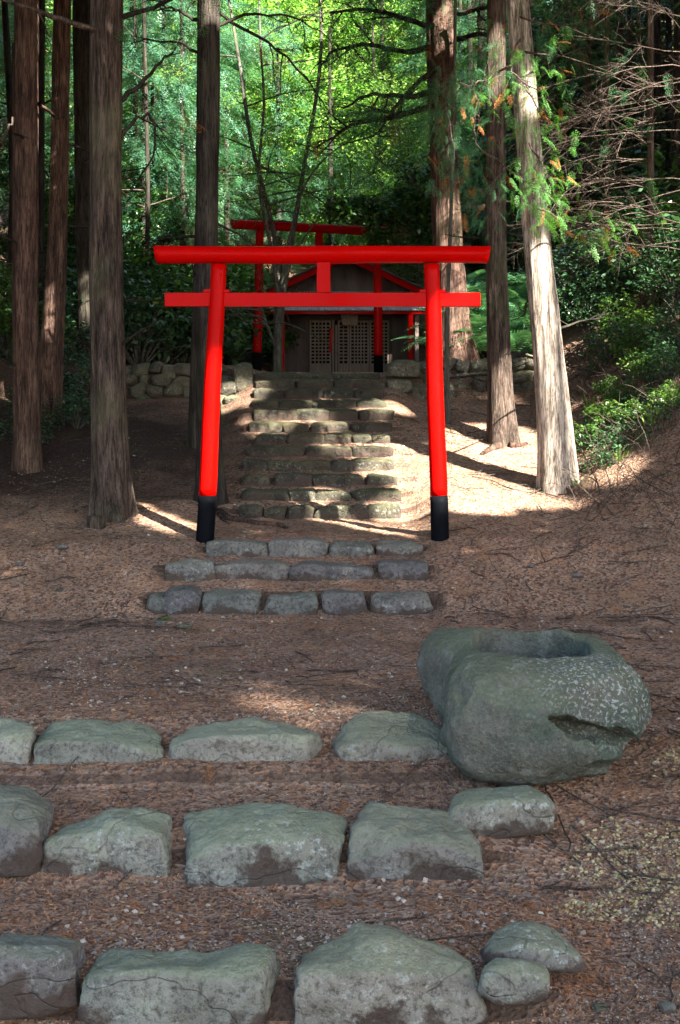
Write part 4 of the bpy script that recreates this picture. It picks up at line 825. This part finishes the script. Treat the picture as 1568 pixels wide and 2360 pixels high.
# raised earth that carries the ferns
def shrub_mesh(seed, mat, size=.06, n=26, per=60, fl=.7, R_=.5):
    r = np.random.default_rng(seed); c = r.normal(0, 1, (n, 3)); c /= np.linalg.norm(c, axis=1)[:, None]; c *= R_*r.uniform(.3, 1, n)[:, None]; c[:, 2] = np.abs(c[:, 2])*1.1+.15
    Pp, d, ro, s_ = leafcloud(seed, c, r.uniform(.1, .24, n), per, size, fl); V, Q = stamp(*LF, Pp, d, ro, s_); f = mesh('foliage', V, Q, None, mat)
    mb = MB()
    for q in c: mb.tube(np.array([[0, 0, -.05], q*.5+np.array([0, 0, .05]), q]), [.01, .007, .003], 4, False)
    V, Q, T_ = mb.data(); return f, mesh('stems', V, Q, T_, M['smooth_bark'])
SH = {'s': [shrub_mesh(s, M['shrub'], .065) for s in (1, 2, 3)], 'i': [shrub_mesh(s, M['ivy'], .05) for s in (4, 5, 6)], 'b': [shrub_mesh(s, M['shrub'], .10, 20, 30, .6) for s in (7, 8)]}
def shrub(px, py, D, s, kind, label, group, i):
    x = PX(px, D); z0 = Tz(x, D); root = thing('shrub', (x, D, z0), label, 'shrub', group)
    f, st = SH[kind][i % len(SH[kind])]; a = rb.uniform(0, 6.28)
    for nm, me in (('foliage', f), ('stems', st)):
        o = bpy.data.objects.new(nm, me); o.rotation_euler = (0, 0, a); o.scale = (s, s, s); link(o, root)
    return root
lefts = [(320, 830, 20.5, 2.2, 'i'), (370, 800, 21.5, 2.6, 's'), (420, 800, 22, 2.4, 'i'), (330, 750, 23.5, 3.2, 's'), (400, 740, 24.5, 3.2, 's'), (535, 790, 24.3, 1.6, 'i'), (550, 780, 25.5, 2.4, 's'), (170, 820, 20.5, 2.4, 'i'), (290, 780, 22.5, 2.8, 'i'), (30, 850, 19, 2.2, 's'), (190, 800, 23, 3.2, 'i'), (615, 790, 27.5, 2.8, 's'), (520, 730, 26.5, 3.6, 's'), (130, 900, 18.9, 1.4, 'i'), (150, 990, 17.2, 1.1, 'i'), (180, 1010, 16.2, .8, 'i'), (450, 760, 23, 2.4, 'i'), (60, 780, 24, 3.6, 'i')]
for i, (px, py, D, s, kd) in enumerate(lefts):
    where = ['just over the left end of the boulder wall', 'over the middle of the boulder wall', 'over the right end of the boulder wall', 'tall behind the left wall', 'tall behind the wall near the dark cedar', 'beside the left column of the far gate', 'behind the left column of the far gate', 'between the two left cedar trunks', 'just right of the broad left cedar', 'at the left edge beside the leftmost trunk', 'deep in the wood between left cedars', 'behind the maple stems', 'behind the dark straight cedar', 'at the foot of the second left trunk', 'low between the left trunks', 'lowest, at the foot of the dark left wood', 'behind the dark straight cedar and the wall', 'deep behind the leftmost trunk'][i]
    shrub(px, py, D, s, kd, ('leafy green shrub ' if kd == 's' else 'dark small-leaved shrub ')+where, 'shrubs left of the shrine', i)
rights = [(1360, 1010, 14.4, .50, 'b'), (1400, 1030, 14.6, .55, 'b'), (1440, 990, 14.9, .5, 's'), (1500, 960, 15.2, .7, 's'), (1470, 1060, 14.2, .45, 's'), (1540, 1000, 14.8, .8, 'i'), (1560, 900, 15.5, 1.0, 'i'), (1480, 880, 16, .9, 's'), (1420, 860, 16.8, .9, 'i'), (1350, 840, 18, 1.1, 'i'), (1400, 770, 18.5, 1.7, 'i'), (1500, 780, 18, 1.8, 'i'), (1560, 760, 17.3, 1.6, 'i'), (1340, 760, 19.5, 1.7, 'i'), (1450, 700, 20, 2.4, 'i'), (1540, 650, 20.5, 2.6, 's'), (1360, 680, 21, 2.4, 'i'), (1440, 820, 17.2, 1.0, 's'), (1545, 1075, 14.0, .5, 's'), (1400, 930, 15.6, .4, 's'), (1300, 740, 21.5, 2.2, 'i'), (1130, 790, 20.8, 1.6, 'i'), (1500, 720, 19, 2.1, 's')]
for i, (px, py, D, s, kd) in enumerate(rights):
    where = ['touching the right side of the leaning trunk foot', 'in full sun right of the leaning trunk', 'half in sun up the right bank', 'spreading on the right bank', 'low on the right bank near the twigs', 'by the right edge on the bank', 'by the right edge higher on the bank', 'sunny on top of the right bank', 'on the brow of the right bank', 'behind the leaning trunk to its right', 'above the brow of the right bank', 'in the dim right wood', 'in the dim wood by the right edge', 'in the dim wood next to the leaning trunk', 'deep in the right wood', 'tall by the right edge', 'tall right of the leaning trunk', 'with sunny leaves on the brow', 'lowest on the right edge of the bank', 'small on the bare bank', 'behind the leaning trunk', 'behind the ferns', 'tall with brighter leaves deep in the right wood'][i]
    shrub(px, py, D, s, kd, ('leafy green shrub ' if kd != 'i' else 'dark small-leaved shrub ')+where, 'shrubs on the right bank', i+1)
# grass tufts
gr = random.Random(12)
def tuft(px, D, h, n, label, i):
    x = PX(px, D); z0 = Tz(x, D); mb = MB(); r = random.Random(i+70)
    for q in range(n):
        az = r.uniform(0, 6.28); L = h*r.uniform(.6, 1.1); w_ = r.uniform(.005, .011); d = np.array([math.cos(az), math.sin(az), 0]); s = np.array([-d[1], d[0], 0])*w_
        p0 = np.array([x, D, z0-.02])+d*r.uniform(0, .06); p1 = p0+d*L*.3+np.array([0, 0, L*.7]); p2 = p0+d*L*.75+np.array([0, 0, L*.75]); mb.add([p0-s, p0+s, p1+s, p1-s, p2+s*.1, p2-s*.1], [[0, 1, 2, 3], [3, 2, 4, 5]])
    tag(ob('grass_tuft', mb, M['grass'], loc=(x, D, z0), smooth=False), label, 'grass tuft', 'grass tufts on the bank')
for i, (px, D, h, n, lb) in enumerate(((1500, 13.9, .32, 26, 'arching grass tuft on the bank near the right edge'), (1545, 14.0, .35, 30, 'grass tuft at the right edge of the bank'), (1360, 15.6, .28, 16, 'small grass tuft on the sunny litter behind the leaning trunk'), (1255, 13.5, .10, 18, 'tiny green sprigs in the shadow at the left of the leaning trunk'), (1330, 13.4, .2, 18, 'thin grass tuft at the right foot of the leaning trunk'), (1430, 13.5, .18, 14, 'low grass tuft on the litter right of the leaning trunk'), (385, 10.8, .05, 40, 'patch of short green grass left of the lowest middle step row'))): tuft(px, D, h, n, lb, i)
# low tangled undergrowth on the right bank and under the left trees
for nm_, px0, px1, D0, D1, nn_, mt_, lb_ in (('undergrowth', 1345, 1680, 12.7, 17.5, 640, 'ivy', 'low tangled leafy undergrowth covering the right bank'), ('undergrowth', -60, 230, 15.5, 19, 160, 'ivy', 'low dark undergrowth beneath the left trees')):
    q = np.random.default_rng(nn_); dd_ = q.uniform(D0, D1, nn_); xx_ = (q.uniform(px0, px1, nn_)-CX)/FP*dd_; cc_ = np.stack([xx_, dd_, T(xx_, dd_)+q.uniform(.02, .16, nn_)], -1)
    cc_ = cc_[vn(cc_*np.array([1, 1, 0]), 1.3, 5) > -.25]
    Pp, d, ro, s_ = leafcloud(nn_, cc_, q.uniform(.06, .2, len(cc_)), 26, .045, .8); V, Q = stamp(*LF, Pp, d, ro, s_); tag(ob(nm_, (V, Q, None), M[mt_], loc=(0, 0, 0)), lb_, 'undergrowth', kind='stuff')
r = random.Random(31); mb = MB()
for q in range(420):
    D = r.uniform(12.4, 17.0); px = r.uniform(1330, 1620); x = PX(px, D); twigs(mb, branch_path((x, D, Tz(x, D)), (r.gauss(0, .6), r.gauss(0, .6), r.uniform(.1, 1)), r.uniform(.15, .6), 4, .2, .3, r), .005, 1, 3, .5, r)
tag(ob('dead_brush', mb, M['twig'], loc=(0, 0, 0)), 'dry twiggy brush standing on the right bank', 'brush', kind='stuff')
# stump
sx, sD = PX(223, 12.6), 12.6; V, Q, _ = trunk_mesh([(sx, sD, Tz(sx, sD)-.1), (sx, sD, Tz(sx, sD)+.10)], [.095, .085], 28, .03, 4, .1); n = len(V); top = V[-28:].mean(0)
V = np.vstack([V, top]); tag(ob('stump', (V, Q, [[n-28+a, n-28+(a+1) % 28, n] for a in range(28)]), M['bark'], loc=(sx, sD, Tz(sx, sD))), 'small sawn tree stump in front of the broad left cedar', 'stump')
# roots running over the ground
def root_line(parent, pts, r0, D0=None):
    w_ = []
    for px, D in pts: x = PX(px, D); w_.append([x, D, Tz(x, D)+.012])
    mb = MB(); mb.tube(np.array(w_), np.linspace(r0, r0*.35, len(w_)), 8); ob('root', mb, M['bark_red'], parent)
root_line(DT, [(505, 13.5), (530, 13.3), (560, 13.1), (600, 12.95), (640, 12.9), (665, 12.7)], .045)
root_line(DT, [(500, 13.5), (515, 13.2), (530, 12.9)], .03)
root_line(UT, [(1150, 15.2), (1130, 15.1), (1110, 14.95)], .06)
root_line(UT, [(1175, 15.2), (1195, 15.2), (1215, 15.3)], .05)
root_line(NT_, [(1310, 13.4), (1335, 13.35), (1350, 13.5)], .06)
root_line(RT, [(1075, 18.4), (1090, 18.1), (1100, 18.0)], .08)

# ------------------------------------------------------------------ stone basin (signed distance field, surface nets)
def surfnets(F, org, h):
    S = F < 0; nx, ny, nz = F.shape
    c = [S[a:nx-1+a, b:ny-1+b, d:nz-1+d] for a in (0, 1) for b in (0, 1) for d in (0, 1)]; s = sum(x.astype(int) for x in c); act = (s > 0) & (s < 8)
    idx = -np.ones(act.shape, int); I = np.argwhere(act); idx[act] = np.arange(len(I)); acc = np.zeros((len(I), 3)); cnt = np.zeros(len(I))
    cor = [(a, b, d) for a in (0, 1) for b in (0, 1) for d in (0, 1)]
    for a in range(8):
        for b in range(a+1, 8):
            if sum(abs(cor[a][k]-cor[b][k]) for k in range(3)) != 1: continue
            fa = F[tuple((I+cor[a]).T)]; fb = F[tuple((I+cor[b]).T)]; m = (fa < 0) != (fb < 0); t = np.where(m, fa/(fa-fb+1e-12), 0)
            p = np.array(cor[a])+t[:, None]*(np.array(cor[b])-np.array(cor[a])); acc += p*m[:, None]; cnt += m
    V = org+(I+acc/cnt[:, None])*h; Q = []
    for ax in range(3):
        o = [k for k in range(3) if k != ax]; A0 = np.take(S, range(0, S.shape[ax]-1), ax); A1 = np.take(S, range(1, S.shape[ax]), ax); E = np.argwhere(A0 != A1); E = E[(E[:, o[0]] > 0) & (E[:, o[1]] > 0) & (E[:, o[0]] < S.shape[o[0]]-1) & (E[:, o[1]] < S.shape[o[1]]-1)]
        def q(d0, d1): e = E.copy(); e[:, o[0]] -= d0; e[:, o[1]] -= d1; return idx[tuple(e.T)]
        f = np.stack([q(1, 1), q(0, 1), q(0, 0), q(1, 0)], -1); ins = S[tuple(E.T)]; fl = ins if ax != 1 else ~ins
        f[~fl] = f[~fl][:, ::-1]; Q.append(f)
    Q = np.vstack(Q); return V, Q[(Q >= 0).all(1)]
def basin():
    h = .0135; org = np.array([.35, 6.2, -1.85]); n = (104, 140, 84)
    X, Y, Z = np.meshgrid(*[org[k]+np.arange(n[k])*h for k in range(3)], indexing='ij'); Pn = np.stack([X, Y, Z], -1)
    def ell(c, r, p=2.4, rot=0):
        dx, dy, dz = X-c[0], Y-c[1], Z-c[2]
        if rot: dx, dy = dx*math.cos(rot)+dy*math.sin(rot), -dx*math.sin(rot)+dy*math.cos(rot)
        q = ((np.abs(dx)/r[0])**p+(np.abs(dy)/r[1])**p+(np.abs(dz)/r[2])**p)**(1/p); return (q-1)*min(r)
    def smin(a, b, k): hh = np.clip(.5+.5*(b-a)/k, 0, 1); return b*(1-hh)+a*hh-k*hh*(1-hh)
    main = ell((1.085, 6.95, -1.24), (.52, .45, .33), 3.3, .08)
    low = ell((.90, 6.75, -1.30), (.34, .34, .25), 3.)
    back = ell((1.12, 7.45, -1.16), (.48, .44, .33), 3.)
    left = ell((.80, 7.50, -1.16), (.34, .42, .35), 2.7, .2)
    d = smin(main, low, .08); d = smin(d, back, .10); d = smin(d, left, .035)
    d = np.maximum(d, (X-1.50)*.774+(Z+1.33)*-.633+fbm(Pn, 7, 2, 2)*.02)
    rgb = np.random.default_rng(12)
    for q in range(16):
        nn = rgb.normal(0, 1, 3); nn /= np.linalg.norm(nn); sup = abs(nn[0])*.50+abs(nn[1])*.62+abs(nn[2])*.33
        if nn[2] > .75: continue
        d = -smin(-d, -((X-1.08)*nn[0]+(Y-7.1)*nn[1]+(Z+1.21)*nn[2]-sup*rgb.uniform(.84, .95)), .03)
    tp = (Z+.835)+(7.7-Y)*.08+(X-.8)*.06+fbm(Pn, 4, 2, 33)*.02; d = -smin(-d, -tp, .07)
    bx_, by = X-1.06, Y-7.18; ang = -.10; bx2 = bx_*math.cos(ang)+by*math.sin(ang); by2 = -bx_*math.sin(ang)+by*math.cos(ang)
    q = ((np.abs(bx2)/.32)**2.6+(np.abs(by2)/.38)**2.6)**(1/2.6); bowl = np.maximum((q-1)*.30, -(Z+1.24))
    d = d+fbm(Pn, 3., 3, 4)*.030+fbm(Pn, 8, 3, 6)*.024+np.abs(fbm(Pn, 20, 2, 8))*.012
    d = -smin(-d, bowl+fbm(Pn, 6, 2, 14)*.012, .018)
    def boxr(c, r, ry, rx):
        dx, dy, dz = X-c[0], Y-c[1], Z-c[2]; dx, dz = dx*math.cos(ry)+dz*math.sin(ry), -dx*math.sin(ry)+dz*math.cos(ry); dy, dz = dy*math.cos(rx)+dz*math.sin(rx), -dy*math.sin(rx)+dz*math.cos(rx)
        return np.maximum(np.maximum(np.abs(dx)-r[0], np.abs(dy)-r[1]), np.abs(dz)-r[2]*np.clip((dx+r[0])/(1.1*r[0]), .02, 1.1))
    ns = fbm(Pn, 7, 4, 21)*.06+fbm(Pn, 22, 2, 41)*.012
    d = np.maximum(d, -(boxr((1.24, 6.45, -1.25), (.28, .26, .055), -.30, -.25)+ns))
    d = np.maximum(d, -(boxr((1.42, 6.38, -1.42), (.30, .26, .13), -.10, -.55)+ns*.7))
    d = np.maximum(d, -(boxr((1.10, 6.36, -1.60), (.40, .24, .06), .05, -.4)+ns*.5))
    V, Q = surfnets(d, org, h); V[:, 2] += CZ; return V, Q
bm_, nt, b = newmat('basin_stone', .8, .3)
v = wpos(nt); n1 = noise(nt, v, 4.5, 6, .65); n2 = noise(nt, v, 30, 5, .7); n3 = noise(nt, v, 2.2, 4, .6); n4 = noise(nt, v, 55, 3, .6)
c = ramp(nt, n1, [(.3, (.07, .07, .055)), (.5, (.14, .14, .112)), (.7, (.23, .225, .19))])
c = mixc(nt, ramp(nt, n3, [(.48, 0.), (.64, .65)]), c, (.05, .105, .072)); c = mixc(nt, math_(nt, 'MULTIPLY', ramp(nt, noise(nt, v, 9, 6, .75), [(.5, 0.), (.6, 1.)]), .5), c, (.07, .065, .05))
c = mixc(nt, math_(nt, 'MULTIPLY', ramp(nt, n2, [(.35, 1.), (.55, 0.)]), .45), c, (.06, .07, .055))
gg = nt.nodes.new('ShaderNodeNewGeometry'); sx_ = nt.nodes.new('ShaderNodeSeparateXYZ'); nt.links.new(gg.outputs['Normal'], sx_.inputs[0])
c = mixc(nt, math_(nt, 'MULTIPLY', ramp(nt, math_(nt, 'ADD', sx_.outputs[2], math_(nt, 'MULTIPLY', n1, .6)), [(.5, 0.), (1.1, 1.)]), .45), c, (.17, .195, .10))
vd = nt.nodes.new('ShaderNodeVectorMath'); vd.operation = 'DISTANCE'; nt.links.new(wpos(nt), vd.inputs[0]); vd.inputs[1].default_value = (1.33, 6.75, 2.2-1.02)
pm = ramp(nt, math_(nt, 'ADD', vd.outputs['Value'], math_(nt, 'MULTIPLY', noise(nt, wpos(nt), 6, 4, .6), .5)), [(.45, 1.), (.72, .1)])
c = mixc(nt, math_(nt, 'MULTIPLY', math_(nt, 'MULTIPLY', ramp(nt, n4, [(.53, 0.), (.60, 1.)]), pm), .85), c, (.50, .53, .49)); c = mixc(nt, math_(nt, 'MULTIPLY', ramp(nt, noise(nt, v, 14, 6, .75), [(.52, 0.), (.60, 1.)]), .45), c, (.045, .05, .038)); c = mixc(nt, math_(nt, 'MULTIPLY', ramp(nt, noise(nt, v, 7, 6, .7), [(.56, 0.), (.64, 1.)]), .5), c, (.30, .31, .27))
nt.links.new(c, b.inputs['Base Color']); bump(nt, b, math_(nt, 'ADD', n1, math_(nt, 'MULTIPLY', n2, .9)), 1., .06); M['basin'] = bm_
V, Q = basin(); tag(ob('stone_basin', (V, Q, None), M['basin'], loc=(1.08, 7.1, CZ-1.6)), 'big mossy boulder hollowed out as a water basin beside the path', 'stone basin')

# ------------------------------------------------------------------ litter and gravel
rg = np.random.default_rng(5)
def scatter(n, ymin, ymax, power=1.6):
    """more of it close to the path's viewer end, on the ground in front of the shrine"""
    u = rg.random(n); y = (ymin**(-power)+(ymax**(-power)-ymin**(-power))*u)**(-1/power); x = (rg.random(n)*2-1)*(.29*y+.6); return x, y
def clump(x, y, f, th, seed): return fbm(np.stack([x, y, 0*x], -1), f, 3, seed) > th
def scat_obj(name, label, cat, n, ymin, ymax, tpl, size, mat, flat, seed, th=None, lift=.004, f=1.2, cond=None):
    x, y = scatter(n, ymin, ymax)
    if th is not None: k = clump(x, y, f, th, seed); x, y = x[k], y[k]
    if cond is not None: k = cond(x, y); x, y = x[k], y[k]
    z = T(x, y); e = .03; nx = (T(x+e, y)-T(x-e, y))/(2*e); ny = (T(x, y+e)-T(x, y-e))/(2*e); k = (np.abs(ny) < .75); x, y, z, nx, ny = x[k], y[k], z[k], nx[k], ny[k]
    m = len(x); az = rg.uniform(0, 2*np.pi, m); d = np.stack([np.cos(az), np.sin(az), nx*np.cos(az)+ny*np.sin(az)+rg.normal(0, flat, m)], -1)
    V, Q = stamp(tpl[0], tpl[1], np.stack([x, y, z+lift], -1), d, rg.normal(0, flat*1.5, m), size*rg.uniform(.5, 1.5, m)*(.8+.02*y)); return tag(ob(name, (V, Q, None), mat, loc=(0, 0, 0), smooth=False), label, cat, kind='stuff')
needle = (np.array([[-.5, 0, 0], [0, .09, .04], [.5, 0, 0], [0, -.09, .04], [0, .05, .0], [.12, .12, .02], [.36, .28, .05], [.2, .08, .02], [-.1, -.05, 0], [0, -.1, .02], [.25, -.26, .05], [.1, -.05, 0]]), np.array([[0, 1, 2, 3], [4, 5, 6, 7], [8, 9, 10, 11]]))
peb = (np.array([[-.5, -.35, -.1], [.4, -.45, -.1], [.5, .3, -.1], [-.35, .45, -.1], [-.3, -.2, .22], [.28, -.25, .26], [.25, .2, .2], [-.2, .25, .25]]), np.array([[0, 1, 5, 4], [1, 2, 6, 5], [2, 3, 7, 6], [3, 0, 4, 7], [4, 5, 6, 7]]))
M['litter'] = island_mat('dry_needles', [(0, (.22, .09, .045)), (.35, (.36, .17, .08)), (.65, (.27, .145, .09)), (.85, (.46, .27, .15)), (1, (.13, .08, .06))])
M['litter_dark'] = island_mat('old_leaf_litter', [(0, (.05, .032, .026)), (.5, (.14, .09, .07)), (.8, (.24, .165, .13)), (1, (.30, .23, .19))])
M['gravel'] = island_mat('pale_gravel', [(0, (.12, .09, .075)), (.4, (.22, .17, .13)), (.7, (.30, .25, .20)), (.9, (.42, .36, .29)), (1, (.30, .21, .11))])
M['ochre'] = island_mat('ochre_gravel', [(0, (.18, .13, .055)), (.4, (.32, .25, .12)), (.8, (.46, .38, .22)), (1, (.16, .17, .07))])
scat_obj('leaf_litter', 'orange brown cypress needles strewn over the ground', 'leaf litter', 70000, 4.3, 15, needle, .027, M['litter'], .25, 31, -.12)
scat_obj('old_litter', 'dark rotting leaf litter on the forest floor', 'leaf litter', 30000, 4.3, 18, needle, .032, M['litter_dark'], .3, 33, -.3)
scat_obj('gravel', 'small pale gravel chips scattered on the path', 'gravel', 36000, 4.3, 14, peb, .0085, M['gravel'], .2, 35, .02)
scat_obj('broken_stone', 'pale broken stone chips on the slope', 'gravel', 2600, 4.3, 16, peb, .024, M['gravel'], .25, 36, .0)
scat_obj('ochre_gravel', 'yellowish stone chips in the right foreground', 'gravel', 30000, 4.4, 8, peb, .017, M['ochre'], .3, 37, -.05, cond=lambda x, y: (x-.235*y)+fbm(np.stack([x, y, 0*x], -1), 2.2, 3, 71)*.5 > -.22+.25*np.abs(y-5.7))
scat_obj('needle_heap', 'orange cypress needles heaped near the low stones', 'leaf litter', 16000, 4.4, 6, needle, .034, M['litter'], .35, 38, None, cond=lambda x, y: (np.abs(x-.60-.35*(y-4.9)) < .34) & (y < 5.9))
scat_obj('fallen_sprigs', 'withered brown cypress sprigs fallen on the ground', 'leaf litter', 1500, 4.3, 13, SP, .13, M['orange'], .08, 44, -.1)
# fallen twigs
mb = MB(); r = random.Random(77)
for q in range(700):
    D = r.uniform(4.5, 17.5); px = r.choice([r.uniform(0, 450), r.uniform(1020, 1568), r.uniform(1150, 1568), r.uniform(0, 1568)]); x = PX(px, D)
    if -1.7 < x < .9 and D > 10.8: continue
    if D < 8 and x < 1 and r.random() < .85: continue
    L = r.uniform(.06, .5); az = r.uniform(0, 6.28); n = 5; pts = []
    for k in range(n): t = k/(n-1)*L; xx = x+math.cos(az)*t+r.gauss(0, .01); yy = D+math.sin(az)*t+r.gauss(0, .01); pts.append((xx, yy))
    pa = np.array(pts); zz = T(pa[:, 0], pa[:, 1])+.008+r.uniform(0, .03); mb.tube(np.c_[pa, zz], r.uniform(.002, .006), 4, False)
tag(ob('fallen_twigs', mb, M['twig'], loc=(0, 0, 0)), 'thin fallen twigs lying on the forest floor', 'twigs', kind='stuff')
# a few loose stones you can tell apart
for k, (px, py, D, w_, lb) in enumerate(((138, 1345, 11.2, 16, 'bluish loose stone on the ground left of the steps'), (145, 1318, 11.9, 24, 'pale loose stone in front of the left trunks'), (46, 1333, 11.6, 20, 'pale loose stone by the left edge'), (540, 1595 if 0 else 1568, 9.2, 0, ''), (1330, 1300, 11.4, 22, 'brownish loose stone right of the gate steps'), (1222, 1296, 11.5, 16, 'small brown loose stone between gate steps and right bank'), (425, 1432, 10.3, 32, 'mossy loose stone below the left end of the middle steps'), (370, 1410, 10.5, 26, 'pale loose stone left of the middle steps'), (565, 1228, 12.4, 16, 'small pale stone just behind the top middle step'), (1385, 2220, 4.9, 38, 'greenish loose stone in the bottom right foreground'), (1530, 2400 and 2290, 4.6, 60, 'flat greenish stone near the bottom right corner'), (1540, 2200, 4.9, 42, 'ochre loose stone at the right edge of the foreground'))):
    if not lb: continue
    V, F = rockunit(700+k, 3, 5); x = PX(px, D); z0 = Tz(x, D); ww = w_/FP*D; V = V*np.array([ww*.5, ww*.4, ww*.3])+np.array([x, D, z0+ww*.08]); V += (fbm(V, 20, 2, k)*.004)[:, None]
    tag(ob('loose_stone', (V, None, F), M['stone_mid'] if k % 3 else M['stone_wall'], loc=(x, D, z0)), lb, 'stone', 'loose stones on the ground')

# ------------------------------------------------------------------ unseen canopy added around the viewpoint, built as cedars, to shade the path
rs = np.random.default_rng(3)
n = 5200; gx = rs.uniform(-9, 7.5, n); gy = rs.uniform(2.5, 31, n); hh = rs.uniform(0, 7, n)*sst(8, 14, gy); t = np.where(gy < 10.5, rs.uniform(26, 36, n), rs.uniform(9, 21, n))
cen = np.stack([gx, gy, T(gx, gy, False)+hh], -1)+t[:, None]*SUN
per = 8; Pp = np.repeat(cen, per, 0)+rs.normal(0, .55, (n*per, 3))
inview = (Pp[:, 1] > 0) & (np.abs(Pp[:, 0]) < .30*Pp[:, 1]+.9) & (Pp[:, 2]-CZ < .40*Pp[:, 1]+.9)
Pp = Pp[~inview]
bases = np.array([[8, -3], [12, 3], [5.5, -7], [10.5, 9], [15, -4], [7.5, 15], [12, 17], [4, -12], [9, -10], [6.6, 3.5], [0, -9], [14, -16], [18, -11], [10, -19], [20, -4]])
proj = Pp[:, :2]; near = np.argmin(((proj[:, None, :]-bases[None])**2).sum(2), 1)
words = ['nearest', 'second', 'third', 'fourth', 'fifth', 'sixth', 'seventh', 'eighth', 'ninth', 'tenth', 'eleventh', 'far twelfth', 'far thirteenth', 'far fourteenth', 'far fifteenth']
for k, bpos in enumerate(bases):
    pk = Pp[near == k]
    if not len(pk): continue
    zb = Tz(bpos[0], max(.5, bpos[1])); root = thing('cedar_tree', (bpos[0], bpos[1], zb), '%s unseen cedar added outside the picture to shade the path' % words[k], 'tree', 'unseen cedars added around the viewpoint for shade')
    zt = pk[:, 2].max(); ob('trunk', trunk_mesh([(bpos[0], bpos[1], zb-.3), (bpos[0], bpos[1], (zb+zt)/2), (bpos[0], bpos[1], zt)], [.3, .22, .05], 24, .3, k, .05, .2), M['bark'], root)
    d = rs.normal(0, 1, pk.shape); d[:, 2] -= .3; V, Q = stamp(*SPL, pk, d, rs.uniform(-1.2, 1.2, len(pk)), rs.uniform(1.0, 1.6, len(pk))); V, Q = thin(V, Q); ob('crown', (V, Q, None), M['hinoki'], root)  # added shade foliage, with holes cut where sun patches are wanted
